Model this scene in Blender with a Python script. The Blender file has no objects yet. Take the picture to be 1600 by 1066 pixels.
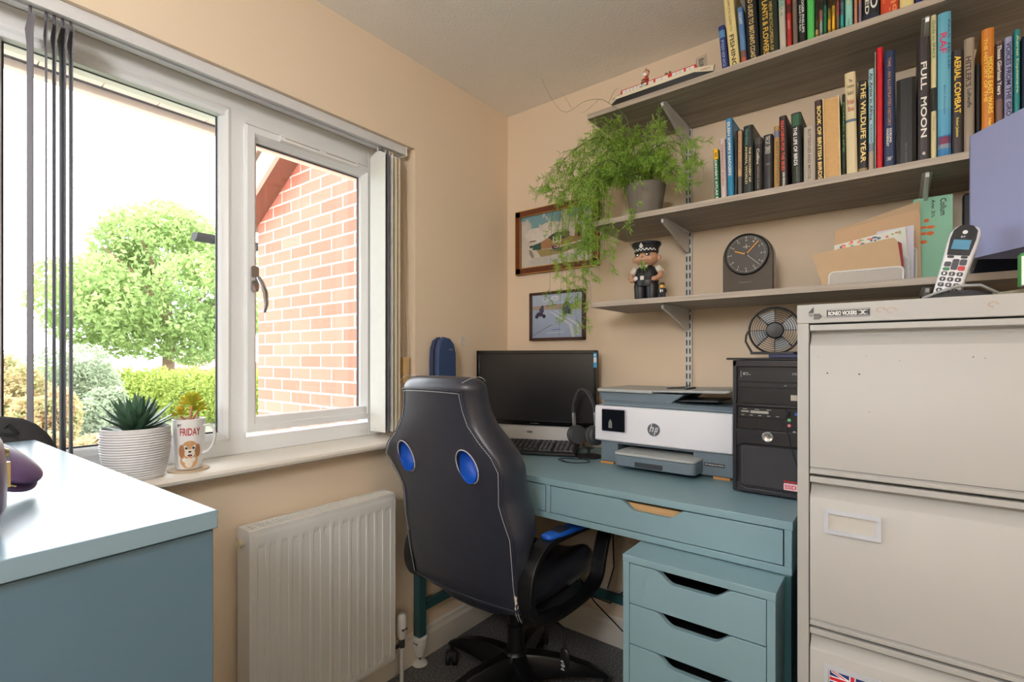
import bpy, bmesh, math, random
from mathutils import Vector, Matrix, Euler
random.seed(7)
PI = math.pi
SC = bpy.context.scene
COL = SC.collection

def rad(a): return math.radians(a)
def lin(r, g, b):
    f = lambda v: (v/255/12.92) if v/255 <= .04045 else ((v/255+.055)/1.055)**2.4
    return (f(r), f(g), f(b), 1.0)

# ------------------------------------------------------------------ camera
cam_d = bpy.data.cameras.new('camera')
cam = bpy.data.objects.new('camera', cam_d); COL.objects.link(cam)
cam_d.sensor_width = 36; cam_d.lens = 778/1600*36
cam_d.shift_y = 25/1600
cam_d.clip_start = .02; cam_d.clip_end = 300
cam.location = (0, 0, 1.215); cam.rotation_euler = (PI/2, 0, rad(37.9))
SC.camera = cam

# ------------------------------------------------------------------ overcast sky
W = bpy.data.worlds.new('overcast_sky'); SC.world = W; W.use_nodes = True
WN = W.node_tree; bgn = WN.nodes['Background']
bgn.inputs['Color'].default_value = (.93, .965, 1.0, 1); bgn.inputs['Strength'].default_value = 6.0
W.cycles.sampling_method = 'AUTOMATIC'

def area(name, loc, rot, sx, sy, power, color, portal=False, spread=PI):
    d = bpy.data.lights.new(name, 'AREA'); d.shape = 'RECTANGLE'; d.size = sx; d.size_y = sy
    d.energy = power; d.color = color; d.spread = spread
    if portal: d.cycles.is_portal = True
    o = bpy.data.objects.new(name, d); COL.objects.link(o); o.location = loc; o.rotation_euler = rot
    return o
# portal: lets the sky's own light through the window opening find its way in
area('window_portal', (-1.82, .43, 1.48), (0, -PI/2, 0), 1.16, 1.84, 1, (1, 1, 1), portal=True)
# added fill light, a glowing globe unseen behind the camera, is built in 02
FILL_STRENGTH = 33.0

SC.view_settings.view_transform = 'Standard'; SC.view_settings.look = 'None'
SC.view_settings.exposure = 0.50; SC.view_settings.gamma = 1; SC.view_settings.use_curve_mapping = False
SC.cycles.max_bounces = 10; SC.cycles.diffuse_bounces = 6; SC.cycles.transparent_max_bounces = 16
SC.cycles.sample_clamp_indirect = 6; SC.cycles.caustics_reflective = False; SC.cycles.caustics_refractive = False

# ------------------------------------------------------------------ materials
def new_mat(name):
    m = bpy.data.materials.new(name); m.use_nodes = True
    return m, m.node_tree.nodes, m.node_tree.links, m.node_tree.nodes['Principled BSDF']
def bump_from(n, l, b, fac_socket, strength, dist=.002):
    bp = n.new('ShaderNodeBump'); bp.inputs['Strength'].default_value = strength; bp.inputs['Distance'].default_value = dist
    l.new(fac_socket, bp.inputs['Height']); l.new(bp.outputs['Normal'], b.inputs['Normal'])
_mc = {}
def mat(col, rough=.5, metal=0, var=.04, scale=30, bump=0, bscale=200, spec=None, coat=0, bdist=.001, name=None):
    """procedural material: base colour with slight noise variation, optional bump"""
    key = (tuple(col), rough, metal, var, scale, bump, bscale, spec, coat, bdist)
    if key in _mc: return _mc[key]
    m, n, l, b = new_mat(name or 'paint_%03d' % len(_mc))
    c = lin(*col)
    tc = n.new('ShaderNodeTexCoord')
    nz = n.new('ShaderNodeTexNoise'); nz.inputs['Scale'].default_value = scale; nz.inputs['Detail'].default_value = 3
    l.new(tc.outputs['Object'], nz.inputs['Vector'])
    mx = n.new('ShaderNodeMix'); mx.data_type = 'RGBA'
    mx.inputs[6].default_value = tuple(max(0, v*(1-var)) for v in c[:3])+(1,)
    mx.inputs[7].default_value = tuple(min(1, v*(1+var)) for v in c[:3])+(1,)
    l.new(nz.outputs['Fac'], mx.inputs[0]); l.new(mx.outputs[2], b.inputs['Base Color'])
    b.inputs['Roughness'].default_value = rough; b.inputs['Metallic'].default_value = metal
    if spec is not None: b.inputs['Specular IOR Level'].default_value = spec
    if coat: b.inputs['Coat Weight'].default_value = coat; b.inputs['Coat Roughness'].default_value = .1
    if bump:
        n2 = n.new('ShaderNodeTexNoise'); n2.inputs['Scale'].default_value = bscale; n2.inputs['Detail'].default_value = 4
        l.new(tc.outputs['Object'], n2.inputs['Vector']); bump_from(n, l, b, n2.outputs['Fac'], bump, bdist)
    _mc[key] = m
    return m
def emis(col, s):
    m, n, l, b = new_mat('glow'); b.inputs['Base Color'].default_value = lin(*col)
    b.inputs['Emission Color'].default_value = lin(*col); b.inputs['Emission Strength'].default_value = s; return m
def ramp(n, stops):
    r = n.new('ShaderNodeValToRGB'); e = r.color_ramp.elements
    e[0].position = stops[0][0]; e[0].color = stops[0][1]; e[1].position = stops[-1][0]; e[1].color = stops[-1][1]
    for p, c in stops[1:-1]:
        x = e.new(p); x.color = c
    return r
def wood_mat(name, dark, light, stretch=(1.2, 18, 40), rough=.55):
    m, n, l, b = new_mat(name)
    tc = n.new('ShaderNodeTexCoord'); mp = n.new('ShaderNodeMapping'); mp.inputs['Scale'].default_value = stretch
    l.new(tc.outputs['Object'], mp.inputs['Vector'])
    nz = n.new('ShaderNodeTexNoise'); nz.inputs['Scale'].default_value = 2.2; nz.inputs['Detail'].default_value = 7; nz.inputs['Roughness'].default_value = .65
    nz.inputs['Distortion'].default_value = .6
    l.new(mp.outputs['Vector'], nz.inputs['Vector'])
    r = ramp(n, [(.3, lin(*dark)), (.7, lin(*light))]); l.new(nz.outputs['Fac'], r.inputs['Fac']); l.new(r.outputs['Color'], b.inputs['Base Color'])
    b.inputs['Roughness'].default_value = rough; bump_from(n, l, b, nz.outputs['Fac'], .12, .001)
    return m
def plaster_mat(name, col, scale, strength, dist, big=False):
    m, n, l, b = new_mat(name); b.inputs['Base Color'].default_value = lin(*col); b.inputs['Roughness'].default_value = .85
    tc = n.new('ShaderNodeTexCoord'); nz = n.new('ShaderNodeTexNoise'); nz.inputs['Scale'].default_value = scale; nz.inputs['Detail'].default_value = 5
    l.new(tc.outputs['Object'], nz.inputs['Vector'])
    if big:
        vo = n.new('ShaderNodeTexVoronoi'); vo.inputs['Scale'].default_value = scale*1.4; vo.feature = 'SMOOTH_F1'
        l.new(tc.outputs['Object'], vo.inputs['Vector'])
        ad = n.new('ShaderNodeMath'); ad.operation = 'ADD'; l.new(nz.outputs['Fac'], ad.inputs[0]); l.new(vo.outputs['Distance'], ad.inputs[1])
        bump_from(n, l, b, ad.outputs[0], strength, dist)
    else: bump_from(n, l, b, nz.outputs['Fac'], strength, dist)
    return m
def glass_mat(name, tint=(1, 1, 1, 1), refl=1.0, rough=0.0):
    m, n, l, b = new_mat(name); n.remove(b)
    out = n['Material Output']; tr = n.new('ShaderNodeBsdfTransparent'); tr.inputs['Color'].default_value = tint
    gl = n.new('ShaderNodeBsdfGlossy'); gl.inputs['Roughness'].default_value = rough
    fr = n.new('ShaderNodeFresnel'); fr.inputs['IOR'].default_value = 1.45
    mu = n.new('ShaderNodeMath'); mu.operation = 'MULTIPLY'; mu.inputs[1].default_value = refl
    mi = n.new('ShaderNodeMixShader'); l.new(fr.outputs[0], mu.inputs[0]); l.new(mu.outputs[0], mi.inputs[0])
    l.new(tr.outputs[0], mi.inputs[1]); l.new(gl.outputs[0], mi.inputs[2]); l.new(mi.outputs[0], out.inputs['Surface'])
    return m
def leaf_mat(name, cols, scale=3, trans=.45):
    m, n, l, b = new_mat(name); n.remove(b); out = n['Material Output']
    tc = n.new('ShaderNodeTexCoord'); nz = n.new('ShaderNodeTexNoise'); nz.inputs['Scale'].default_value = scale; nz.inputs['Detail'].default_value = 6
    nz.inputs['Roughness'].default_value = .8
    l.new(tc.outputs['Object'], nz.inputs['Vector'])
    k = len(cols); r = ramp(n, [(.3+.4*i/(k-1), lin(*c)) for i, c in enumerate(cols)]); l.new(nz.outputs['Fac'], r.inputs['Fac'])
    d = n.new('ShaderNodeBsdfDiffuse'); t = n.new('ShaderNodeBsdfTranslucent'); mi = n.new('ShaderNodeMixShader'); mi.inputs[0].default_value = trans
    l.new(r.outputs['Color'], d.inputs['Color']); l.new(r.outputs['Color'], t.inputs['Color'])
    l.new(d.outputs[0], mi.inputs[1]); l.new(t.outputs[0], mi.inputs[2]); l.new(mi.outputs[0], out.inputs['Surface'])
    return m

# ------------------------------------------------------------------ mesh helpers
def root_loc(o):
    while o.parent: o = o.parent
    return getattr_loc(o)
_org = {}
def getattr_loc(o): return _org.get(o.name, Vector((0, 0, 0)))
class M:
    """collects shapes, built as ONE mesh object"""
    def __init__(s): s.v = []; s.f = []; s.mi = []; s.cur = 0
    def add(s, vs, fs):
        k = len(s.v); s.v += [tuple(p) for p in vs]
        for f in fs: s.f.append(tuple(i+k for i in f)); s.mi.append(s.cur)
        return s
    def m(s, i): s.cur = i; return s
    def box(s, x0, x1, y0, y1, z0, z1):
        return s.add([(x0, y0, z0), (x1, y0, z0), (x1, y1, z0), (x0, y1, z0), (x0, y0, z1), (x1, y0, z1), (x1, y1, z1), (x0, y1, z1)],
                     [(0, 3, 2, 1), (4, 5, 6, 7), (0, 1, 5, 4), (1, 2, 6, 5), (2, 3, 7, 6), (3, 0, 4, 7)])
    def prism(s, poly, axis, a0, a1):
        """poly: 2D points; axis 'x': (y,z), 'y': (x,z), 'z': (x,y)"""
        def p(q, a): return {'x': (a, q[0], q[1]), 'y': (q[0], a, q[1]), 'z': (q[0], q[1], a)}[axis]
        n = len(poly); vs = [p(q, a0) for q in poly]+[p(q, a1) for q in poly]
        return s.add(vs, [tuple(range(n))[::-1], tuple(range(n, 2*n))]+[(i, (i+1) % n, n+(i+1) % n, n+i) for i in range(n)])
    def lathe(s, prof, c=(0, 0, 0), n=24, axis='z', sx=1, sy=1, cap=True):
        vs = []; fs = []; k = len(prof)
        for r, h in prof:
            for i in range(n):
                a = 2*PI*i/n; x, y = r*math.cos(a)*sx, r*math.sin(a)*sy
                vs.append({'z': (c[0]+x, c[1]+y, c[2]+h), 'y': (c[0]+x, c[1]+h, c[2]+y), 'x': (c[0]+h, c[1]+x, c[2]+y)}[axis])
        for j in range(k-1):
            for i in range(n): fs.append((j*n+i, j*n+(i+1) % n, (j+1)*n+(i+1) % n, (j+1)*n+i))
        if cap: fs += [tuple(range(n))[::-1], tuple(range((k-1)*n, k*n))]
        return s.add(vs, fs)
    def cyl(s, c, r, h, axis='z', n=24): return s.lathe([(r, 0), (r, h)], c, n, axis)
    def sph(s, c, rx, ry=None, rz=None, n=16, k=10):
        ry = ry or rx; rz = rz or rx
        pr = [(max(math.sin(PI*j/k), .001), -math.cos(PI*j/k)) for j in range(k+1)]
        vs = []; fs = []
        for r, h in pr:
            for i in range(n): a = 2*PI*i/n; vs.append((c[0]+rx*r*math.cos(a), c[1]+ry*r*math.sin(a), c[2]+rz*h))
        for j in range(k):
            for i in range(n): fs.append((j*n+i, j*n+(i+1) % n, (j+1)*n+(i+1) % n, (j+1)*n+i))
        return s.add(vs, fs)
    def tube(s, pts, r, n=8, closed=False, flat=1.0):
        pts = [Vector(p) for p in pts]; k = len(pts)
        rs = r if isinstance(r, (list, tuple)) else [r]*k
        vs = []; fs = []; up = None
        for i, p in enumerate(pts):
            a = pts[(i-1) % k] if (i > 0 or closed) else p; b = pts[(i+1) % k] if (i < k-1 or closed) else p
            t = (b-a).normalized() if (b-a).length > 1e-9 else Vector((0, 0, 1))
            if up is None: up = Vector((0, 0, 1)) if abs(t.z) < .9 else Vector((1, 0, 0))
            u = (up-t*up.dot(t)); u = u.normalized() if u.length > 1e-6 else t.orthogonal().normalized(); w = t.cross(u); up = u
            for j in range(n): an = 2*PI*j/n; vs.append(p+u*math.cos(an)*rs[i]*flat+w*math.sin(an)*rs[i])
        for i in range(k if closed else k-1):
            for j in range(n): fs.append((i*n+j, i*n+(j+1) % n, ((i+1) % k)*n+(j+1) % n, ((i+1) % k)*n+j))
        if not closed: fs += [tuple(range(n))[::-1], tuple(range((k-1)*n, k*n))]
        return s.add(vs, fs)
    def loft(s, rings, cap=True):
        n = len(rings[0]); vs = [p for r in rings for p in r]; fs = []
        for j in range(len(rings)-1):
            for i in range(n): fs.append((j*n+i, j*n+(i+1) % n, (j+1)*n+(i+1) % n, (j+1)*n+i))
        if cap: fs += [tuple(range(n))[::-1], tuple(range((len(rings)-1)*n, len(rings)*n))]
        return s.add(vs, fs)
    def grid(s, nu, nv, fn):
        vs = [fn(i/(nu-1), j/(nv-1)) for j in range(nv) for i in range(nu)]
        return s.add(vs, [(j*nu+i, j*nu+i+1, (j+1)*nu+i+1, (j+1)*nu+i) for j in range(nv-1) for i in range(nu-1)])
    def rrect(s, axis, a0, a1, x0, x1, z0, z1, r, k=5):
        """rounded-rectangle slab across the given axis"""
        return s.prism(rr(x0, x1, z0, z1, r, k), axis, a0, a1)
    def ring_rect(s, prof, y0, y1, z0, z1):
        """mitred rectangular frame in the YZ plane; prof: (inset, x)"""
        vs = []; k = len(prof)
        for d, x in prof: vs += [(x, y0+d, z0+d), (x, y1-d, z0+d), (x, y1-d, z1-d), (x, y0+d, z1-d)]
        fs = [(j*4+i, j*4+(i+1) % 4, (j+1)*4+(i+1) % 4, (j+1)*4+i) for j in range(k-1) for i in range(4)]
        return s.add(vs, fs)
    def xf(s, mtx, start=0):
        s.v = s.v[:start]+[tuple(mtx @ Vector(p)) for p in s.v[start:]]; return s
    def build(s, name, mats, parent=None, bevel=0, smooth=False, seg=2, sub=0, solid=0):
        me = bpy.data.meshes.new(name); L = root_loc(parent) if parent else Vector((0, 0, 0))
        me.from_pydata([(p[0]-L.x, p[1]-L.y, p[2]-L.z) for p in s.v], [], s.f)
        if not isinstance(mats, (list, tuple)): mats = [mats]
        for q in mats: me.materials.append(q)
        for p, i in zip(me.polygons, s.mi): p.material_index = min(i, len(mats)-1)
        bm = bmesh.new(); bm.from_mesh(me); bmesh.ops.recalc_face_normals(bm, faces=bm.faces); bm.to_mesh(me); bm.free()
        o = bpy.data.objects.new(name, me); COL.objects.link(o)
        if parent: o.parent = parent
        if solid: q = o.modifiers.new('solid', 'SOLIDIFY'); q.thickness = solid; q.offset = 0
        if bevel:
            q = o.modifiers.new('bevel', 'BEVEL'); q.width = bevel; q.segments = seg; q.limit_method = 'ANGLE'; q.angle_limit = rad(40)
            smooth = True
        if sub: q = o.modifiers.new('sub', 'SUBSURF'); q.levels = sub; q.render_levels = sub; smooth = True
        if smooth:
            me.polygons.foreach_set('use_smooth', [True]*len(me.polygons))
            if not sub:
                try: me.set_sharp_from_angle(angle=rad(38))
                except Exception: pass
        return o
def rr(x0, x1, z0, z1, r, k=5):
    r = min(r, (x1-x0)/2-1e-5, (z1-z0)/2-1e-5); P = []
    for cx, cz, a0 in ((x1-r, z0+r, -90), (x1-r, z1-r, 0), (x0+r, z1-r, 90), (x0+r, z0+r, 180)):
        for i in range(k+1): a = rad(a0+90*i/k); P.append((cx+r*math.cos(a), cz+r*math.sin(a)))
    return P
def tag(o, label=None, cat=None, group=None, kind=None):
    if label: o['label'] = label
    if cat: o['category'] = cat
    if group: o['group'] = group
    if kind: o['kind'] = kind
    return o
def thing(name, loc, label, cat, group=None):
    """an Empty at the thing's base; parts are authored in world coordinates around loc"""
    o = bpy.data.objects.new(name, None); COL.objects.link(o); o.location = loc; o.empty_display_size = .05
    _org[o.name] = Vector(loc)
    return tag(o, label, cat, group)
def struct_root(name, loc=(0, 0, 0)):
    o = bpy.data.objects.new(name, None); COL.objects.link(o); o.location = loc; _org[o.name] = Vector(loc); o['kind'] = 'structure'; return o
def S(name, mb, mats, **k):
    o = mb.build(name, mats, **k); o['kind'] = 'structure'; return o
def place(root, loc, rz=0, rx=0, ry=0):
    root.location = loc; root.rotation_euler = (rx, ry, rz); return root
def dup(root, loc, rot=(0, 0, 0), label=None, group=None):
    r = root.copy(); COL.objects.link(r); r.location = loc; r.rotation_euler = rot
    if label: r['label'] = label
    if group: r['group'] = group
    for ch in list(root.children):
        c = ch.copy(); COL.objects.link(c); c.parent = r
        for g in list(ch.children):
            d = g.copy(); COL.objects.link(d); d.parent = c
    return r
_tc = {}
def text_raw(s, bold=0.0):
    k = (s, bold)
    if k in _tc: return _tc[k]
    cu = bpy.data.curves.new('lettering', 'FONT'); cu.body = s; cu.size = 1; cu.resolution_u = 3; cu.offset = bold
    o = bpy.data.objects.new('lettering', cu); COL.objects.link(o)
    bpy.context.view_layer.update()
    dg = bpy.context.evaluated_depsgraph_get(); me = bpy.data.meshes.new_from_object(o.evaluated_get(dg))
    vs = [v.co.copy() for v in me.vertices]; fs = [tuple(p.vertices) for p in me.polygons]
    bpy.data.objects.remove(o); bpy.data.curves.remove(cu); bpy.data.meshes.remove(me)
    xs = [v.x for v in vs]; ys = [v.y for v in vs]; x0, x1, y0, y1 = min(xs), max(xs), min(ys), max(ys)
    r = ([((v.x-x0)/(x1-x0), (v.y-y0)/max(y1-y0, 1e-6)) for v in vs], fs, (x1-x0)/max(y1-y0, 1e-6))
    _tc[k] = r; return r
def put_text(mb, s, o, xd, yd, w, h, bold=0.02):
    """lettering filling the box o + xd*w + yd*h"""
    vs, fs, asp = text_raw(s, bold); o = Vector(o); xd = Vector(xd); yd = Vector(yd)
    return mb.add([o+xd*(a*w)+yd*(b*h) for a, b in vs], fs)
def ell(cx, cy, rx, ry, n=20, rot=0):
    c, s_ = math.cos(rot), math.sin(rot)
    return [(cx+rx*math.cos(2*PI*i/n)*c-ry*math.sin(2*PI*i/n)*s_, cy+rx*math.cos(2*PI*i/n)*s_+ry*math.sin(2*PI*i/n)*c) for i in range(n)]

# shared materials
M_wall = plaster_mat('wall_paint', (230, 211, 186), 90, .12, .002)
M_ceil = plaster_mat('ceiling_stipple', (242, 238, 232), 130, .35, .003, big=True)
M_trim = mat((232, 226, 216), .45, var=.02, name='gloss_trim')
M_upvc = mat((236, 239, 241), .28, var=.01, name='white_upvc')
M_gasket = mat((60, 62, 66), .6, name='gasket')
M_shelf = wood_mat('grey_oak_shelf', (124, 115, 105), (168, 158, 146))
M_shelf_edge = wood_mat('grey_oak_edge', (150, 138, 125), (188, 176, 162))
M_teal = mat((128, 158, 168), .42, var=.03, scale=6, bump=.03, bscale=300, name='teal_paint')
M_teal_dk = mat((46, 84, 88), .45, name='dark_teal_steel')
M_black = mat((16, 16, 18), .38, name='black_plastic')
M_blackm = mat((24, 24, 26), .62, name='matt_black')
M_chrome = mat((200, 200, 202), .18, metal=1, name='chrome')
M_steelw = mat((206, 206, 204), .4, metal=.3, name='white_steel')
M_white = mat((236, 236, 234), .4, name='white_plastic')
M_birch = wood_mat('birch', (196, 156, 106), (222, 186, 136))
M_page = mat((214, 196, 160), .8, var=.1, scale=200, name='paper_edge')
M_glass = glass_mat('window_glass', refl=.8)
# ================================================================== THE ROOM
XW, YB, ZC = -1.53, 1.93, 2.40
WY0, WY1, WZ0, WZ1 = -.48, 1.335, .905, 2.048     # window opening
w = M().box(-1.80, XW, -2.0, WY0, 0, ZC).box(-1.80, XW, WY1, YB+.12, 0, ZC).box(-1.80, XW, WY0, WY1, 0, WZ0-.025).box(-1.80, XW, WY0, WY1, WZ1, ZC)
S('wall_left', w, M_wall)
S('wall_back', M().box(XW, 1.2, YB, YB+.12, 0, ZC), M_wall)
S('wall_right', M().box(1.0, 1.12, -2.0, YB, 0, ZC), M_wall)
S('wall_rear', M().box(-1.8, 1.12, -2.12, -2.0, 0, ZC), M_wall)
S('ceiling', M().box(-1.8, 1.12, -2.12, YB+.12, ZC, ZC+.1), M_ceil)
m, n, l, b = new_mat('charcoal_carpet')
tc = n.new('ShaderNodeTexCoord'); nz = n.new('ShaderNodeTexNoise'); nz.inputs['Scale'].default_value = 150; nz.inputs['Detail'].default_value = 6; nz.inputs['Roughness'].default_value = .7
l.new(tc.outputs['Object'], nz.inputs['Vector']); r = ramp(n, [(.38, lin(36, 36, 38)), (.5, lin(80, 80, 82)), (.62, lin(136, 134, 132))])
l.new(nz.outputs['Fac'], r.inputs['Fac']); l.new(r.outputs['Color'], b.inputs['Base Color']); b.inputs['Roughness'].default_value = .95
b.inputs['Sheen Weight'].default_value = .2; bump_from(n, l, b, nz.outputs['Fac'], 1.0, .006)
S('floor', M().box(-1.8, 1.12, -2.12, YB+.12, -.1, 0), m)
bp = lambda a, d: [(a, 0), (a+d*.016, 0), (a+d*.016, .085), (a+d*.010, .10), (a+d*.010, .112), (a+d*.004, .12), (a, .12)]
S('baseboard_back', M().prism([(y, z) for y, z in bp(YB, -1)], 'x', XW, 1.0), M_trim)
S('baseboard_left', M().prism([(x, z) for x, z in bp(XW, 1)], 'y', -2.0, YB), M_trim)
S('baseboard_right', M().prism([(x, z) for x, z in bp(1.0, -1)], 'y', -2.0, YB), M_trim)
# window board with rounded nose
sl = [(-1.68, WZ0-.024), (-1.475, WZ0-.024), (-1.465, WZ0-.018), (-1.463, WZ0-.010), (-1.467, WZ0-.003), (-1.475, WZ0), (-1.68, WZ0)]
S('trim_1', M().prism(sl, 'y', WY0-.03, WY1+.0), M_trim, smooth=True)

# ---- window: fixed light between two casements
win = struct_root('window_1', (-1.70, .43, WZ0))
f = M()
f.box(-1.73, -1.66, WY0, -.37, WZ0, WZ1).box(-1.73, -1.66, .127, .168, WZ0, WZ1).box(-1.73, -1.66, .685, .740, WZ0, WZ1).box(-1.73, -1.66, 1.205, WY1, WZ0, WZ1)
f.box(-1.73, -1.6602, -.37, 1.205, WZ0, .957).box(-1.73, -1.6602, -.37, 1.205, 1.968, WZ1)
f.build('outer_frame', M_upvc, win, bevel=.003)
bead = [(-.004, -1.675), (-.004, -1.658), (.004, -1.654), (.014, -1.662), (.022, -1.674), (.024, -1.692)]
M().ring_rect(bead, .165, .687, .955, 1.994).build('glazing_bead', M_upvc, win, smooth=True)
M().ring_rect([(.022, -1.690), (.022, -1.686), (.0275, -1.686), (.0275, -1.692)], .165, .687, .955, 1.994).build('gasket', M_gasket, win)
M().box(-1.694, -1.690, .185, .667, .975, 1.975).build('glass_pane', M_glass, win)
for (a, b_) in ((.734, 1.216), (-.362, .120)):
    sash = M().ring_rect([(0, -1.70), (0, -1.652), (.003, -1.645), (.024, -1.643), (.028, -1.648), (.034, -1.662), (.040, -1.668), (.0415, -1.685)], a, b_, .972, 1.962).build('casement', M_upvc, win, smooth=True)
    M().ring_rect([(.0405, -1.686), (.0405, -1.681), (.0445, -1.681), (.0445, -1.688)], a, b_, .972, 1.962).build('gasket', M_gasket, sash)
    M().box(-1.692, -1.688, a+.038, b_-.038, 1.01, 1.922).build('glass_pane', M_glass, sash)
# lower sash rail is deeper
    M().box(-1.690, -1.6455, a+.026, b_-.026, .99, 1.022).build('bottom_rail', M_upvc, sash, bevel=.004)
    v = M().prism([(-1.645, 1.936), (-1.630, 1.940), (-1.627, 1.950), (-1.632, 1.958), (-1.645, 1.960)], 'y', a+.105, b_-.08); v.m(1)
    for i in range(2):
        y0 = a+.118+i*.150; v.box(-1.6285, -1.6268, y0, y0+.125, 1.948, 1.950)
    v.build('trickle_vent', [M_white, M_gasket], sash, bevel=.002)
    yh = a+.022
    h = M().rrect('x', -1.643, -1.634, yh-.012, yh+.012, 1.425, 1.508, .008)
    h.cyl((-1.634, yh, 1.465), .009, .018, 'x').tube([(-1.612, yh, 1.468), (-1.600, yh+.004, 1.45), (-1.596, yh+.014, 1.42), (-1.598, yh+.018, 1.385), (-1.603, yh+.014, 1.357)], [.008, .010, .010, .009, .006], 10, flat=.7)
    h.build('window_handle', M_chrome, sash, smooth=True)
# exterior sill of the window
M().prism([(-1.73, .885), (-1.86, .86), (-1.86, .88), (-1.73, .915)], 'y', WY0-.04, WY1+.04).build('outer_sill', M_upvc, win)

# ---- vertical blind
bl = thing('vertical_blind', (-1.565, .42, 2.048), 'white vertical blind drawn back to both sides of the window', 'blind')
rail = M().prism([(-1.592, 2.047), (-1.543, 2.047), (-1.543, 2.014), (-1.556, 2.014), (-1.556, 2.020), (-1.572, 2.020), (-1.572, 2.014), (-1.592, 2.014)], 'y', -.42, 1.298)
rail.build('headrail', mat((214, 214, 216), .45, bump=.1, bscale=900), bl, bevel=.0015)
M().box(-1.594, -1.541, 1.298, 1.304, 2.012, 2.048).build('end_cap', M_white, bl, bevel=.001)
mv_white = mat((228, 230, 226), .8, bump=.2, bscale=900, name='vane_fabric')
mv_shaded = mat((112, 108, 116), .85, bump=.2, bscale=900, name='vane_shaded')  # white vane fabric with its shade against the bright window painted in as grey
mv_cream = mat((226, 214, 190), .85, bump=.2, bscale=900, name='vane_cream')
def vane(y, ang, mt, z0=.93, zt=2.0, x=-1.572, wd=.044, tw=0):
    c = [(x, y)]; q = M()
    rings = []
    for t in [k/10*.9 for k in range(11)]+[.915, .93, .945, .96, .975, .985, .99, 1.0]:
        z = z0+(zt-z0)*t
        a = rad(ang+tw*max(0, (t-.95)/.05)); ww = wd*(1-.75*max(0, (t-.985)/.015))
        cx, sy = math.cos(a)*ww, math.sin(a)*ww
        nx, ny = -math.sin(a)*.0009, math.cos(a)*.0009
        rings.append([(x-cx-nx, y-sy-ny, z), (x+cx-nx, y+sy-ny, z), (x+cx+nx, y+sy+ny, z), (x-cx+nx, y-sy+ny, z)])
    q.loft(rings); q.cyl((x, y, zt-.002), .003, .022, 'z', 8)
    q.build('vane', mt, bl)
for y, ang, tw in ((.222, -1.5, 6), (.249, -7.4, 5), (.263, -6.0, 6), (.278, -3.0, 7), (.293, -6.5, 6)): vane(y, ang, mv_shaded, tw=tw)
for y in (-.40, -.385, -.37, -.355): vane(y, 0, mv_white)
vane(1.185, 2, mv_white); vane(1.204, 0, mv_shaded); vane(1.222, 0, mv_white); vane(1.240, 1, mv_cream); vane(1.256, 0, mv_cream)
cd = M()
for dy in (-.004, .006): cd.tube([(-1.562, 1.300+dy*.4, 2.012), (-1.560, 1.304+dy, 1.6), (-1.558, 1.306+dy, 1.40), (-1.556, 1.310+dy*3, 1.2), (-1.556, 1.308+dy*2, 1.12)], .0009, 6)
cd.build('pull_cord', mat((190, 180, 160), .6), bl)
M().box(-1.575, -1.545, 1.290, 1.318, 1.113, 1.215).build('cord_weight', mat((206, 172, 118), .5), bl, bevel=.003)

# ---- radiator
rd = thing('radiator', (-1.47, .90, .126), 'white steel panel radiator on the wall under the window', 'radiator')
RW = mat((226, 226, 222), .35, var=.01, name='radiator_enamel')
RY0, RY1, RZ0, RZ1 = .648, 1.154, .126, .722
def fl(u, v):
    y = RY0+(RY1-RY0)*u; z = RZ0+(RZ1-RZ0)*v
    e = max(0, min(1, (v-.045)/.03))*max(0, min(1, (.925-v)/.03)); eu = 1 if .03 < u < .97 else 0
    ph = (u-.03)/.94*14 % 1
    g = max(0, min(1, (abs(ph-.5)-.22)/.12))   # groove at the flute borders
    lip = .004 if (u < .012 or u > .988 or v < .012 or v > .988) else 0
    return (-1.430-.007*(1-g)*e*eu-lip, y, z)
M().grid(337, 60, fl).build('front_panel', RW, rd, smooth=True)
M().box(-1.435, -1.432, RY0, RY1, RZ0, RZ1).box(-1.510, -1.500, RY0+.01, RY1-.01, RZ0, RZ1-.01).build('back_panel', RW, rd, bevel=.002)
for a in (RY0-.002, RY1-.004):
    M().rrect('y', a, a+.006, -1.505, -1.431, RZ0, RZ1+.004, .012).build('side_panel', RW, rd, smooth=True)
g = M().box(-1.505, -1.492, RY0, RY1, RZ1-.012, RZ1+.004).box(-1.445, -1.431, RY0, RY1, RZ1-.012, RZ1+.004)
for i in range(47):
    y = RY0+.012+(RY1-RY0-.024)*i/46; g.box(-1.492, -1.445, y-.0022, y+.0022, RZ1-.010, RZ1+.003)
g.build('top_grille', RW, rd, bevel=.0006)
M().box(-1.49, -1.45, RY0+.01, RY1-.01, RZ1-.10, RZ1-.04).build('convector_fin', mat((120, 120, 118), .6), rd)
M().lathe([(.013, 0), (.013, .006), (.008, .006), (.008, .014), (.005, .014), (.005, .020)], (-1.462, RY0-.020, .69), 16, 'y').build('bleed_plug', mat((214, 205, 180), .3, metal=.4), rd, smooth=True)
va = M().lathe([(.014, 0), (.018, .012), (.019, .05), (.016, .085), (.010, .092)], (-1.468, 1.215, .165), 20)
va.m(1).lathe([(.012, 0), (.012, .03)], (-1.468, 1.215, .132), 12).cyl((-1.468, 1.155, .145), .010, .06, 'y', 12)
va.m(0).cyl((-1.468, 1.215, 0.0), .0075, .135, 'z', 12)
for i in range(6): va.m(2).box(-1.452, -1.448, 1.203+i*.004, 1.2045+i*.004, .20, .206)
va.build('radiator_valve', [M_white, M_chrome, M_gasket], rd, smooth=True)

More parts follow.
